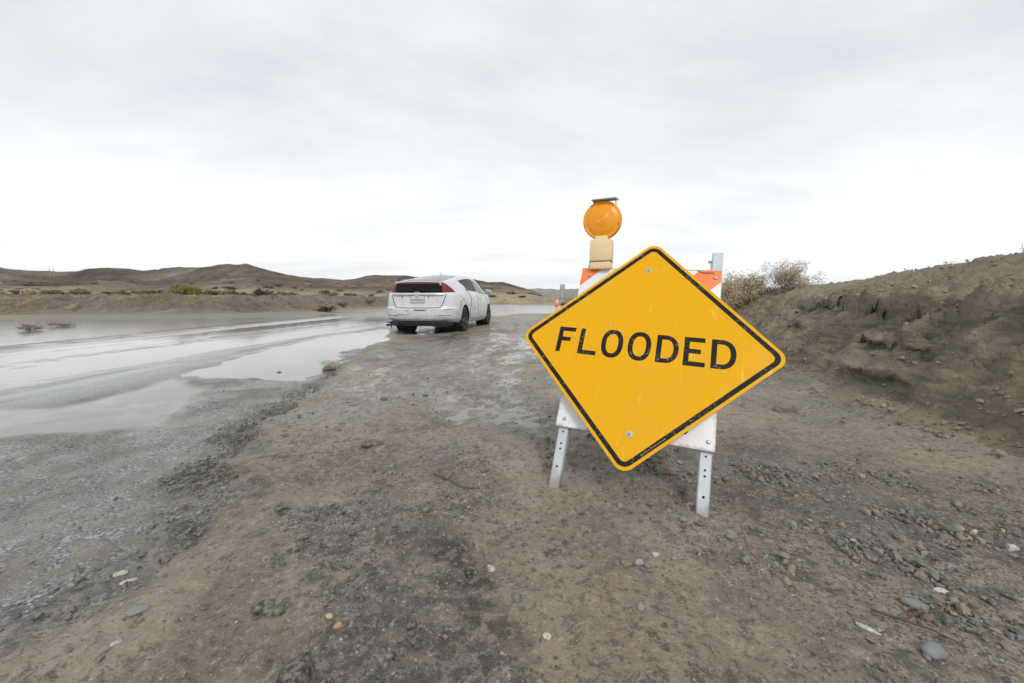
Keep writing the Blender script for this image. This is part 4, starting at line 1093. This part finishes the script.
    for A, nmf in ((RF, 'roof'), (HD, 'hood')):
        for i in range(len(A) - 1):
            for k in range(NA - 1):
                q = np.array([A[i, k], A[i, k + 1], A[i + 1, k + 1], A[i + 1, k]])
                if nmf == 'hood': q = q
                c = q.mean(0); nm = 'body'
                u = abs(kk[k] + kk[k + 1]) / 2
                if nmf == 'roof':
                    if .22 < c[1] < 1.42 and u < .84: nm = 'hatch_glass'
                    elif c[1] > 2.52 and u < .90: nm = 'windscreen'
                    elif c[1] < .17: nm = 'lamp_bar'
                add(nm, q[::-1] if nmf == 'roof' else q[::-1]); allq.append(q)
    def emit(key, name, mat, parent=root, thick=0):
        Q = np.array(parts[key]).reshape(-1, 3); key_ = np.round(Q, 5); u, inv = np.unique(key_, axis=0, return_inverse=True)
        F = inv.reshape(-1, 4)
        bm = bmesh.new(); vs = [bm.verts.new(p) for p in u]
        for f in F:
            f = list(dict.fromkeys(int(k) for k in f))
            if len(f) > 2:
                try: bm.faces.new([vs[k] for k in f])
                except ValueError: pass
        me = bpy.data.meshes.new(name); bmesh.ops.recalc_face_normals(bm, faces=bm.faces[:]); bm.to_mesh(me); bm.free(); me.materials.append(mat)
        for p in me.polygons: p.use_smooth = True
        me.set_sharp_from_angle(angle=R(32))
        o = bpy.data.objects.new(name, me); COL.objects.link(o); o.parent = parent
        return o
    bvh = BVHTree.FromPolygons([Vector(p) for q in allq for p in q], [(4 * i, 4 * i + 1, 4 * i + 2, 4 * i + 3) for i in range(len(allq))])
    body = emit('body', 'body', PAINT); emit('bumper', 'bumper', PAINT); tg = emit('tailgate', 'tailgate', PAINT)
    emit('rear_window', 'rear_window', G_DARK); emit('lamp_bar', 'lamp_bar', RED); emit('hatch_glass', 'hatch_glass', G_HATCH); emit('windscreen', 'windscreen', G_SIDE)
    for s in 'RL':
        emit('tail_light' + s, 'tail_light', RED)
        for d in ('rear', 'front'):
            dr = emit(f'{d}_door{s}', 'door', PAINT); emit(f'{d}_side{s}', 'side_window', glass('painted_light_side_pane_' + d, (.06, .065, .065) if d == 'rear' else (.62, .66, .66), .03, .02 if d == 'rear' else .42, 1.12 if d == 'rear' else 1.55), dr)  # rear: dark sheet for the open window's shade; front: pale film paints reflection
            sg = 1 if s == 'R' else -1; hy = 1.55 if d == 'rear' else 2.42
            h = bvh.ray_cast(Vector((sg * 2, hy, .80)), Vector((-sg, 0, 0)))[0]
            mb = MB(); mb.tube([(h.x + sg * .004, hy - .10, .80), (h.x + sg * .03, hy - .07, .803), (h.x + sg * .03, hy + .07, .803), (h.x + sg * .004, hy + .10, .80)], .012, 8); mb.build('handle', PAINT, dr)
        emit('pillar' + s, 'window_pillar', BLK); emit('trim' + s, 'window_trim', BLK)
    # dark gaps between panels, following the surface
    def on(axis, p):
        d = {'y': (Vector((p[0], -2, p[1])), Vector((0, 1, 0))), 'x': (Vector((2, p[0], p[1])), Vector((-1, 0, 0))), 'l': (Vector((-2, p[0], p[1])), Vector((1, 0, 0)))}[axis]
        return bvh.ray_cast(*d)[0]
    def seam(mb, axis, pts, r=.006):
        full = []
        for a, c in zip(pts, pts[1:]):
            n = max(2, int(math.dist(a, c) / .03))
            full += [(a[0] + (c[0] - a[0]) * k / n, a[1] + (c[1] - a[1]) * k / n) for k in range(n)]
        full.append(pts[-1]); P = [on(axis, p) for p in full]; P = [p for p in P if p is not None]
        if len(P) > 1: mb.tube(P, r, 5)
    mb = MB()
    seam(mb, 'y', [(-.635, .885), (-.60, .77), (-.545, .63), (-.50, .592), (-.3, .586), (0, .585), (.3, .586), (.50, .592), (.545, .63), (.60, .77), (.635, .885)], .009)
    for s_ in (-1, 1): seam(mb, 'y', [(s_ * .47, .415), (s_ * .74, .43)], .006); seam(mb, 'y', [(s_ * .60, .552), (s_ * .78, .56)], .006)
    seam(mb, 'y', [(-.06, .540), (.20, .538)], .012); seam(mb, 'y', [(-.47, .44), (-.30, .432)], .006); seam(mb, 'y', [(-.27, .525), (-.2, .52)], .006)
    for ax_ in 'xl':
        seam(mb, ax_, [(1.24, 1.02), (1.42, .92), (1.47, .80), (1.44, .62), (1.36, .50), (1.33, .32)], .009)
        seam(mb, ax_, [(2.17, .93), (2.17, .75), (2.17, .32)], .004); seam(mb, ax_, [(3.2, .91), (3.22, .6), (3.14, .35)], .005)
        seam(mb, ax_, [(1.34, .31), (3.12, .29)], .005); seam(mb, ax_, [(.56, .555), (.56, .72), (.62, .745), (.86, .76)], .006); seam(mb, ax_, [(1.6, .52), (1.95, .525)], .005); seam(mb, ax_, [(.62, .86), (.95, .72), (1.15, .62)], .004)
    mb.build('panel_gap', BLK, root)
    # garnish with badge, plate with frame, drips of grime
    mb = MB(); pts = []
    for x in np.linspace(-.60, .60, 31):
        p = on('y', (x, .885)); pts.append(p + Vector((0, -.008, 0)))
    mb.tube(pts, [.014] + [.033] * 29 + [.014], 8); gar = mb.build('garnish', CHR, root)
    c = on('y', (0, .892)) + Vector((0, -.034, 0))
    mb = MB(); o1 = rounded([(-.058, .044), (-.044, -.042), (.044, -.042), (.058, .044)], .014, 4); o2 = rounded([(-.046, .036), (-.036, -.034), (.036, -.034), (.046, .036)], .010, 4)
    mb.prism(o1, -.006, .006, None, [o2])
    for s_ in (-1, 1): mb.prism([(s_ * .034, .040), (s_ * .020, .040), (s_ * .014, -.038), (s_ * .027, -.038)][::s_], -.005, .005)
    mb.box((0, .0, 0), (.04, .012, .010)); bd = mb.build('badge', CHR, gar); bd.rotation_euler = (R(90), 0, 0); bd.location = c
    for x0, z0, ln in ((-.42, .815, .03), (-.36, .815, .075), (-.18, .818, .025), (.26, .815, .06), (.34, .818, .03)):
        q = MB(); z0 += .04; a = on('y', (x0, z0)); e = on('y', (x0, z0 - ln)); q.tube([a, e], [.013, .004], 6); q.build('grime_streak', BLK, tg)
    p = on('y', (0, .775)); mb = MB(); mb.box((0, p.y - .004, .775), (.33, .012, .165), Matrix.Rotation(R(-2), 3, 'X'), .003); pf = mb.build('plate_frame', mat_plain('plate_frame_grey', (.30, .30, .32), .5), tg)
    mb = MB(); mb.box((0, p.y - .012, .775), (.305, .006, .145), Matrix.Rotation(R(-2), 3, 'X'), .002); lp = mb.build('licence_plate', mat_plain('faded_plate', (.52, .54, .58), .45, var=.15, scale=20, dirt=.5), pf)
    mb = MB(); mb.box((0, p.y - .0155, .815), (.07, .002, .014)); mb.build('plate_print', mat_plain('faded_red_print', (.40, .14, .16), .6), lp)
    mb = MB(); rr = random.Random(4)
    for k in range(7):
        mb.box((-.108 + .036 * k + rr.uniform(-.004, .004), p.y - .0155, .762 + rr.uniform(-.003, .003)), (.046, .002, .028 * rr.uniform(.6, 1)))
    mb.build('plate_smudge', mat_plain('faded_blue_print', (.16, .19, .30), .6), lp)
    # black valance, the left end hanging loose, underbody and arches
    mb = MB(); mb.box((0, .30, .225), (1.40, .40, .09), None, .03); mb.box((0, .115, .262), (1.46, .12, .030), None, .012); mb.build('rear_valance', BLK, root)
    mb = MB(); mb.box((-.60, .09, .215), (.30, .10, .05), Matrix.Rotation(R(-7), 3, 'Y'), .012); mb.tube([(-.66, .10, .2), (-.65, .10, .13)], .012, 6); mb.build('loose_trim', BLK, root)
    mb = MB(); mb.box((0, 2.2, .235), (1.05, 3.9, .05), None, .02); mb.box((0, .93, .30), (1.24, .10, .10), None, .03); mb.tube([(.35, .05, .2), (.35, .5, .2), (.3, 1.3, .2)], .03, 8); mb.build('underbody', BLK, root)
    mb = MB(); mb.box((0, 2.0, .30), (1.52, 3.0, .03)); mb.box((0, .55, .72), (1.30, .75, .05), None, .01); mb.box((0, 3.25, .78), (1.4, .35, .22), None, .06); mb.build('cabin_floor', SEAT, root)
    for x, y in ((-.36, 2.05), (.36, 2.05)):
        mb = MB(); mb.box((x, y, .50), (.50, .52, .20), None, .05); mb.box((x, y - .30, .82), (.48, .14, .62), Matrix.Rotation(R(14), 3, 'X'), .05); mb.box((x, y - .39, 1.17), (.24, .09, .17), None, .035); mb.build('seat', SEAT, root)
    mb = MB(); mb.box((0, 1.20, .48), (1.25, .5, .18), None, .05); mb.box((0, .95, .76), (1.22, .14, .52), Matrix.Rotation(R(18), 3, 'X'), .05); mb.build('rear_bench', SEAT, root)
    for wy in (.93, 3.48):
        for s_ in (-1, 1):
            mb = MB(); mb.cyl((s_ * .50, wy, .31), (s_ * .80, wy, .31), .352, n=40, cap=False); mb.cyl((s_ * .50, wy, .31), (s_ * .505, wy, .31), .352, n=40); mb.build('wheel_arch', BLK, root, angle=30)
            w = empty('wheel'); w.parent = root; w.location = (s_ * .742, wy, .300)
            mb = MB(); R0 = .300; hw = .093
            mb.lathe([(.205, -hw + .012), (.235, -hw + .002), (.27, -hw), (.291, -hw + .012), (R0, -hw + .03), (R0, hw - .03), (.291, hw - .012), (.27, hw), (.235, hw - .002), (.205, hw - .012)], 40, axis=(1, 0, 0)); mb.build('tyre', RUB, w)
            mb = MB(); f = s_
            mb.lathe([(.206, f * (hw - .014)), (.198, f * (hw - .010)), (.188, f * (hw - .026)), (.186, -f * .07)], 40, axis=(1, 0, 0))
            mb.lathe([(.0001, f * (hw - .018)), (.045, f * (hw - .018)), (.05, f * (hw - .03)), (.05, 0)], 20, axis=(1, 0, 0))
            for k in range(6):
                a = k * math.pi / 3 + .2; d = Vector((0, math.cos(a), math.sin(a)))
                mb.tube([Vector((f * (hw - .03), 0, 0)) + d * .04, Vector((f * (hw - .024), 0, 0)) + d * .12, Vector((f * (hw - .03), 0, 0)) + d * .195], [.020, .017, .022], 6)
            mb.cyl((-f * .02, 0, 0), (-f * .015, 0, 0), .186, n=32)
            mb.build('rim', mat_plain('dark_dirty_rim', (.055, .055, .056), .5, dirt=.5, scale=14, metal=.3, dirtcol=(.11, .095, .075)), w)
    for s_ in (-1, 1):
        mb = MB(); mb.box((s_ * .915, 3.05, .985), (.18, .10, .135), Matrix.Rotation(R(8 * s_), 3, 'Z'), .035); mb.tube([(s_ * .80, 3.09, .94), (s_ * .88, 3.08, .965)], .02, 8); mi = mb.build('mirror', PAINT, root)
        mb = MB(); mb.box((s_ * .915, 2.998, .985), (.155, .006, .108), Matrix.Rotation(R(8 * s_), 3, 'Z'), .002); mb.build('mirror_glass', mat_plain('mirror_glass', (.22, .36, .36), .12, metal=.6), mi)  # teal colour painted in for the hills' reflection
    mb = MB(); zc0 = float(zc(1.62)); mb.tube([(0.02, 1.62, zc0), (0.02, 1.55, zc0 + .05), (.02, 1.48, zc0 + .11), (.02, 1.43, zc0 + .18)], [.010, .004, .003, .002], 6); mb.build('antenna', BLK, root)
    # wiper and its arm at the left edge of the hatch glass
    mb = MB(); a = Vector((-.52, .25, float(zc(.25)) - .01)); b_ = Vector((-.47, .95, float(zc(.95)) + .005)); mb.tube([a, a + Vector((0, .02, .06)), a.lerp(b_, .5) + Vector((0, 0, .05)), b_], [.014, .016, .010, .012], 6); mb.build('wiper', BLK, root)
build_car()

# ------------------------------------------------------------------ plants
def leafmat(name, c0, c1, tr=.25):
    m, nt, b = newmat(name); g = NT(nt); p = g.pos()
    c = g.mix(g.rng(g.noise(9, 5, .7, p), .3, .7), c0, c1)
    nt.links.new(c, b.inputs['Base Color']); b.inputs['Roughness'].default_value = .8; b.inputs['Specular IOR Level'].default_value = .2
    t = nt.nodes.new('ShaderNodeBsdfTranslucent'); nt.links.new(c, t.inputs[0]); mx = nt.nodes.new('ShaderNodeMixShader'); mx.inputs[0].default_value = tr
    nt.links.new(b.outputs[0], mx.inputs[1]); nt.links.new(t.outputs[0], mx.inputs[2]); nt.links.new(mx.outputs[0], nt.nodes['Material Output'].inputs[0])
    return m
L_TAN = leafmat('dry_tan_leaves', (.44, .365, .255), (.68, .59, .43)); L_PINK = leafmat('dry_pinkish_leaves', (.44, .37, .29), (.66, .57, .45))
L_GRN = leafmat('olive_green_leaves', (.20, .19, .065), (.35, .32, .13)); L_OLV = leafmat('dull_olive_leaves', (.16, .130, .080), (.28, .23, .145)); L_RUST = leafmat('rust_brown_leaves', (.075, .050, .035), (.16, .105, .07)); L_GREY = leafmat('grey_brown_leaves', (.24, .205, .16), (.40, .35, .28)); L_YEL = leafmat('straw_grass', (.30, .225, .11), (.42, .32, .18))
M_STEM = mat_plain('dry_stems', (.20, .16, .12), .9, var=.3, scale=30)

def bush_geo(w, h, stems, leaves, lsize, seed, spread=1.0, droop=.0, lfrom=.45):
    """stems radiating from the base with forks; leaves gathered along the outer twigs"""
    r = random.Random(seed); mb = MB(); pts = []; 
    for k in range(stems):
        a = r.uniform(0, 2 * math.pi); el = r.uniform(.25, 1.25) if spread >= 1 else r.uniform(.6, 1.4)
        d = Vector((math.cos(a) * math.cos(el), math.sin(a) * math.cos(el), math.sin(el)))
        L = r.uniform(.65, 1.05); end = Vector((d.x * w / 2, d.y * w / 2, d.z * h)) * L
        p0 = Vector((d.x, d.y, 0)) * .04 * w; mid = end * .5 + Vector((r.uniform(-.06, .06) * w, r.uniform(-.06, .06) * w, .10 * h))
        path = [p0, p0.lerp(mid, .5) + Vector((0, 0, .03 * h)), mid, mid.lerp(end, .6) + Vector((r.uniform(-.03, .03) * w, r.uniform(-.03, .03) * w, .02 * h)), end]
        r0 = .011 * h
        mb.tube(path, [r0, r0 * .8, r0 * .55, r0 * .4, r0 * .2], 5); pts += [(path[q].lerp(path[q + 1], s_), 1) for q in (1, 2, 3) for s_ in (.2, .6, 1) if (q + s_) / 4 > lfrom]
        for j in range(5):
            b0 = path[r.choice((1, 2, 2, 3))]; q = Vector((r.gauss(0, 1), r.gauss(0, 1), r.gauss(.5, .8))).normalized()
            e = b0 + Vector((q.x * w * .16, q.y * w * .16, q.z * h * .26)); mm = b0.lerp(e, .5) + Vector((r.uniform(-.02, .02) * w, r.uniform(-.02, .02) * w, .03 * h))
            e.z = max(e.z, .03 * h)
            mb.tube([b0, mm, e], [r0 * .45, r0 * .3, r0 * .15], 4); pts += [(mm, .7), (mm.lerp(e, .6), 1), (e, 1)]
    P = np.array([p[:] for p, q in pts]); g = np.random.default_rng(seed)
    idx = g.integers(0, len(P), leaves); c = P[idx] + g.normal(0, 1, (leaves, 3)) * np.array([w * .035, w * .035, h * .05]); c[:, 2] = np.maximum(c[:, 2], .015 * h)
    d1 = g.normal(0, 1, (leaves, 3)); d1 /= np.linalg.norm(d1, axis=1)[:, None]; d2 = g.normal(0, 1, (leaves, 3)); d2 = np.cross(d1, d2); d2 /= np.linalg.norm(d2, axis=1)[:, None]
    s_ = lsize * g.uniform(.6, 1.3, (leaves, 1))
    V = np.stack([c - d1 * s_, c + d2 * s_ * .42, c + d1 * s_, c - d2 * s_ * .42], 1).reshape(-1, 3); F = np.arange(leaves * 4).reshape(-1, 4)
    return mb, V, F

def bush(name, loc, w, h, stems, leaves, lsize, seed, lmat, label, cat='bush', group=None, rz=0, parts=True, lfrom=.45, spread=1.0):
    mb, V, F = bush_geo(w, h, stems, leaves, lsize, seed, spread, lfrom=lfrom)
    root = empty(name, loc); root.rotation_euler = (0, 0, rz)
    mb.build('branches', M_STEM, root, smooth=True); mesh_np('leaves', V, F, lmat, smooth=False, parent=root)
    return tag(root, label, cat, group)

def copy_tree(o):
    c = o.copy(); COL.objects.link(c)
    for ch in o.children:
        d = ch.copy(); COL.objects.link(d); d.parent = c
    return c

bush('dry_bush', (5.42, 8.0, float(zat(5.42, 8.0)[0]) - .02), 1.25, .70, 24, 5600, .017, 11, L_PINK, 'open pinkish tan dry bush standing against the sky on top of the cut bank')
bush('dry_bush', (4.78, 8.4, float(zat(4.78, 8.4)[0]) - .02), 1.35, .82, 48, 9500, .019, 12, L_TAN, 'dense straw coloured bush on the slope right behind the barricade', spread=1.0, lfrom=.25)
bush('dry_bush', (5.10, 8.7, float(zat(5.10, 8.7)[0]) - .02), 1.2, .60, 26, 5000, .018, 13, L_OLV, 'low brownish bush between the straw bush and the crest of the bank', lfrom=.2)
for k, (x, y, w, h, lb) in enumerate(((4.62, 4.27, .16, .13, 'tiny dry weed sticking up on the bank crest, nearer the bush'), (4.18, 3.30, .10, .16, 'tiny dry weed sticking up on the bank crest, at the right end'), (4.40, 3.62, .09, .08, 'smallest dry weed on the bank crest, between two others'))):
    bush('dry_weed', (x, y, float(zat(x, y)[0]) - .01), w, h, 6, 60, .006, 20 + k, L_TAN, lb, 'weed')
# scraps of brush caught in the water
bush('drowned_brush', (-12.3, 10.15, WL - .02), .75, .26, 20, 900, .018, 31, L_GREY, 'clump of drab brush standing in the flood water, the larger left one', 'brush')
bush('drowned_brush', (-13.0, 11.45, WL - .02), .95, .20, 20, 800, .018, 32, L_GREY, 'low clump of drab brush in the flood water, the flatter right one', 'brush')
bush('dry_weed', (-2.13, 4.62, WL - .0), .42, .10, 14, 500, .010, 33, L_PINK, 'reddish flattened weed lying in the bright roadside puddle', 'weed')
one_stone('rock', -2.06, 4.42, (.13, .09, .09), (.05, .045, .04), 'small dark rock beside the reddish weed in the puddle', 'rock', 41, .2)
one_stone('rock', -2.55, 4.30, (.05, .04, .035), (.06, .05, .045), 'pea sized dark rock on the edge of the bright puddle', 'rock', 42, .2)
one_stone('rock', -1.0, 3.05, (.06, .045, .035), (.07, .062, .05), 'small brown clod on the wet shoulder past the lone asphalt chunk', 'clod', 43, .7)

# scrub of the plain across the water
def onland(s, Y): return (s * Y, Y, float(zat(s * Y, Y)[0]) - .03)
px = lambda u: (u - 512) / 398.0
bush('green_bush', onland(px(189), 26), 2.5, .82, 34, 5200, .055, 51, L_GRN, 'large round yellow green bush on the plain beyond the flooded road', lfrom=.25)
bush('green_bush', onland(px(215), 27), 1.5, .48, 22, 1800, .05, 52, L_OLV, 'lower dull green bush just right of the large green one', lfrom=.2)
for k, (u, Y, w, h, mt, lb) in enumerate((
        (262, 27, .95, .50, L_RUST, 'dark brown round bush on the far bank left of the car'),
        (283, 28, 1.0, .42, L_OLV, 'olive bush on the far bank, left one of two side by side'),
        (293, 29, 1.1, .42, L_OLV, 'olive bush on the far bank, right one of two side by side'),
        (318, 31, 1.1, .42, L_TAN, 'straw coloured bush on the far bank midway to the car'),
        (333, 33, 1.5, .42, L_OLV, 'broad low olive bush on the far bank midway to the car'),
        (349, 36, 1.2, .38, L_RUST, 'brown low bush on the far bank near the car'),
        (370, 33, 1.25, .50, L_OLV, 'olive green bush on the far bank closest to the car'))):
    bush('plain_bush', onland(px(u), Y), w, h, 20, 1300, .045, 60 + k, mt, lb, lfrom=.2)
protos = []
for k, mt in enumerate((L_RUST, L_RUST, L_OLV, L_TAN)):
    o = bush('scrub_bush', (0, 0, 0), 1.0, .42, 14, 520, .05, 80 + k, mt, ('dark rust brown scrub bush, one of many low ones scattered on the plain', 'dark rust brown scrub bush, one of many low ones scattered on the plain', 'drab olive scrub bush, one of several low ones scattered on the plain', 'straw coloured scrub bush, one of several low ones scattered on the plain')[k], 'bush',
             ('rust brown scrub on the plain', 'rust brown scrub on the plain', 'olive scrub on the plain', 'straw scrub on the plain')[k], lfrom=.15)
    protos.append(o)
used = [0] * 4; rr = random.Random(12)
for k in range(64):
    u = rr.uniform(-60, 400) if k % 3 else rr.uniform(-40, 165); Y = 22 + 36 * rr.random() ** 1.4
    if 165 < u < 225 and Y < 30: continue
    i = rr.choice((0, 0, 1, 1, 2, 3)); sc = rr.uniform(.6, 1.6) * (1 + .3 * (Y > 40))
    o = protos[i] if not used[i] else copy_tree(protos[i]); used[i] += 1
    o.location = onland(px(u), Y); o.rotation_euler = (0, 0, rr.uniform(0, 6.28)); o.scale = (sc, sc, sc * rr.uniform(.6, 1.0))
for k in range(135):
    Y = 63 + 60 * rr.random() ** 1.2; S_ = px(rr.uniform(-50, 540)); x = S_ * Y
    i = rr.choice((0, 0, 1, 2, 2, 3)); sc = rr.uniform(1.2, 2.8)
    o = copy_tree(protos[i]); o.location = (x, Y, float(hill_z(np.array([x]), np.array([Y]))[0]) - .1); o.rotation_euler = (0, 0, rr.uniform(0, 6.28)); o.scale = (sc, sc, sc * rr.uniform(.5, .8))
for k, (x, y, w, h, lb) in enumerate(((6.15, 42, 1.5, .55, 'straw coloured bush touching the sign edge at the far bend'), (6.2, 47, 1.7, .6, 'duller bush at the far bend beside the grey sign post'))):
    bush('roadside_bush', (x, y, float(zat(x, y)[0]) - .05), w, h, 18, 1500, .05, 95 + k, L_OLV if k else L_TAN, lb, lfrom=.2)

def dry_grass():
    g = np.random.default_rng(5); C = []
    for u, Y, n, sp in ((27, 17.9, 420, .8), (13, 17.4, 260, .5), (66, 20, 500, 1.4), (150, 18.9, 380, .7), (195, 19.0, 420, .5), (300, 22.5, 360, .7), (325, 24.5, 300, .6), (240, 21, 260, 1.0), (110, 20.5, 500, 2.0), (350, 30, 400, 1.4), (380, 34, 400, 1.4)):
        c = g.normal(0, 1, (n, 2)) * sp * np.array([1, .5]); C.append(np.c_[px(u) * Y + c[:, 0], Y + c[:, 1]])
    s = g.uniform(-1.35, -.2, 5200); Yv = 21 + 45 * g.random(5200) ** 1.5; C.append(np.c_[s * Yv, Yv])
    C = np.concatenate(C); z = zat(C[:, 0], C[:, 1]); n = len(C)
    a = g.uniform(0, 2 * np.pi, n); h = g.uniform(.03, .10, n); w = g.uniform(.012, .035, n); ln = g.normal(0, .35, (n, 2)) * h[:, None]
    B = np.c_[C, z - .01]; d = np.c_[np.cos(a) * w, np.sin(a) * w, np.zeros(n)]; T = B + np.c_[ln, h]
    V = np.stack([B - d, B + d, T], 1).reshape(-1, 3)
    tag(mesh_np('dry_grass', V, np.arange(n * 3).reshape(-1, 3), L_YEL, smooth=False), 'yellow dry grass tufts on the far bank and plain', 'grass', kind='stuff')
dry_grass()

# ------------------------------------------------------------------ small things far down the road
M_SGREY = mat_plain('grey_sign_back', (.36, .37, .38), .5, metal=.2, scale=3); M_POST = mat_plain('post_steel', (.50, .52, .53), .5, scale=4)
def far_sign(name, x, y, w, h, top, label, post_r=.035, mat=None):
    z = float(zat(x, y)[0]); r = empty(name, (x, y, z)); tag(r, label, 'road sign')
    q = MB(); q.box((0, .0, top - z - h / 2), (w, .012, h), None, .004); q.build('sign_panel', mat or M_SGREY, r)
    q = MB(); q.cyl((0, .045, -.1), (0, .045, top - z - .05), post_r, n=8); q.build('post', M_POST, r)
far_sign('road_sign', 6.03, 48, .62, .76, 2.52, 'plain pale grey sign panel on a post, the bigger one at the far bend')
far_sign('marker_sign', 5.30, 47, .26, .52, 1.72, 'narrow grey marker panel on a thin post, the smaller one at the far bend')
def traffic_drum(x, y):
    z = float(zat(x, y)[0]); r = empty('traffic_barrel', (x, y, z)); tag(r, 'small orange traffic barrel at the far end of the flooded crossing', 'traffic barrel')
    MO = mat_plain('orange_plastic', (.80, .20, .04), .5); MW = mat_plain('white_sheeting', (.72, .72, .72), .4)
    q = MB(); q.lathe([(.0001, .98), (.20, .98), (.23, .95), (.235, .70), (.25, .68), (.26, .40), (.275, .38), (.29, .05)], 20); q.build('barrel_body', MO, r)
    q = MB(); q.lathe([(.237, .88), (.2395, .76)], 20); q.lathe([(.2545, .64), (.262, .50)], 20); q.build('white_band', MW, r)
    q = MB(); q.lathe([(.36, 0), (.36, .05), (.29, .06)], 20); q.build('rubber_base', mat_plain('rubber_base', (.02, .02, .02), .8), r)
traffic_drum(5.2, 46.5)
bpy.data.objects['traffic_barrel'].scale = (.8, .8, .8)
for k, (u, h, lb) in enumerate(((55.5, 2.6, 'thin wooden pole on the skyline, left one of two'), (59.5, 2.4, 'thin wooden pole on the skyline, right one of two'))):
    Y = 160.0; x = px(u) * Y; zb = 11.0
    r = empty('utility_pole', (x, Y, zb)); tag(r, lb, 'pole')
    q = MB(); q.cyl((0, 0, -3), (0, 0, h), .10, .07, n=8); q.build('pole', mat_plain('weathered_pole', (.34, .32, .30), .9), r)
    q = MB(); q.box((0, 0, h - .25), (.5, .08, .08)); q.build('crossarm', bpy.data.materials['weathered_pole'], r)

# ------------------------------------------------------------------ sky, sun, camera
w = bpy.data.worlds.new('World'); SC.world = w; w.use_nodes = True
nt = w.node_tree; g = NT(nt); bg = nt.nodes['Background']
SUN_EL, SUN_AZ = 42, 165          # azimuth measured clockwise from +Y
sky = nt.nodes.new('ShaderNodeTexSky'); sky.sky_type = 'NISHITA'; sky.sun_disc = False
sky.sun_elevation = R(SUN_EL); sky.sun_rotation = R(SUN_AZ); sky.dust_density = 2.5
tc = nt.nodes.new('ShaderNodeTexCoord').outputs['Generated']
sx = nt.nodes.new('ShaderNodeSeparateXYZ'); nt.links.new(tc, sx.inputs[0])
den = g.math('ADD', g.math('MAXIMUM', sx.outputs[2], 0.0), .16)
cv = nt.nodes.new('ShaderNodeCombineXYZ'); nt.links.new(g.math('DIVIDE', sx.outputs[0], den), cv.inputs[0]); nt.links.new(g.math('DIVIDE', sx.outputs[1], den), cv.inputs[1])
wv = g.mapping(cv.outputs[0], (.78, 1.0, 1), (0, 0, R(-14)))
n1 = g.noise(.62, 8, .56, wv, dist=.5); n2 = g.noise(2.3, 6, .55, wv)
cl = g.math('ADD', g.math('MULTIPLY', n1, .75), g.math('MULTIPLY', n2, .25))
deck = g.mix(g.rng(cl, .38, .60), (6.6, 7.05, 7.4), (8.5, 8.82, 9.0))
hz = g.rng(sx.outputs[2], .05, .44, 1, 0)
low = g.mix(g.rng(g.noise(1.6, 5, .55, g.mapping(cv.outputs[0], (.35, .7, 1))), .35, .65), (9.5, 9.85, 10.1), (12.6, 12.8, 12.9))
deck = g.mix(hz, deck, low)
col = g.mix(.96, sky.outputs[0], deck)
nt.links.new(col, bg.inputs['Color']); bg.inputs['Strength'].default_value = .10

sl = bpy.data.lights.new('sun', 'SUN'); sl.energy = 1.5; sl.angle = R(14); sl.color = (1, .96, .90)
so = bpy.data.objects.new('sun', sl); COL.objects.link(so)
d = Vector((math.sin(R(SUN_AZ)) * math.cos(R(SUN_EL)), math.cos(R(SUN_AZ)) * math.cos(R(SUN_EL)), math.sin(R(SUN_EL))))
so.rotation_euler = (-d).to_track_quat('-Z', 'Y').to_euler()

cam = bpy.data.cameras.new('camera'); co = bpy.data.objects.new('camera', cam); COL.objects.link(co)
cam.sensor_width = 36; cam.lens = 36 * 398 / 1024; cam.clip_start = .02; cam.clip_end = 20000
co.location = (0, 0, .771); co.rotation_euler = (R(90 - 6.1), 0, 0)
SC.camera = co
SC.render.engine = 'CYCLES'; SC.cycles.use_denoising = True; SC.cycles.denoising_prefilter = 'ACCURATE'; SC.cycles.max_bounces = 6; SC.cycles.transparent_max_bounces = 12
SC.view_settings.view_transform = 'Standard'; SC.view_settings.look = 'None'; SC.view_settings.exposure = .13; SC.view_settings.gamma = 1

# ------------------------------------------------------------------ air: thin haze that fades the farthest range
mh = bpy.data.materials.new('thin_haze'); mh.use_nodes = True; nt = mh.node_tree
for n_ in list(nt.nodes): nt.nodes.remove(n_)
out = nt.nodes.new('ShaderNodeOutputMaterial'); pv = nt.nodes.new('ShaderNodeVolumePrincipled')
pv.inputs['Color'].default_value = (.97, .98, 1, 1); pv.inputs['Density'].default_value = .00022; pv.inputs['Anisotropy'].default_value = .78
nt.links.new(pv.outputs[0], out.inputs['Volume'])
mb = MB(); mb.box((0, 0, 70), (6900, 6900, 150)); tag(mb.build('haze', mh, smooth=False), kind='stuff', label='thin pale haze lying over the whole plain', cat='haze')
SC.cycles.volume_bounces = 2
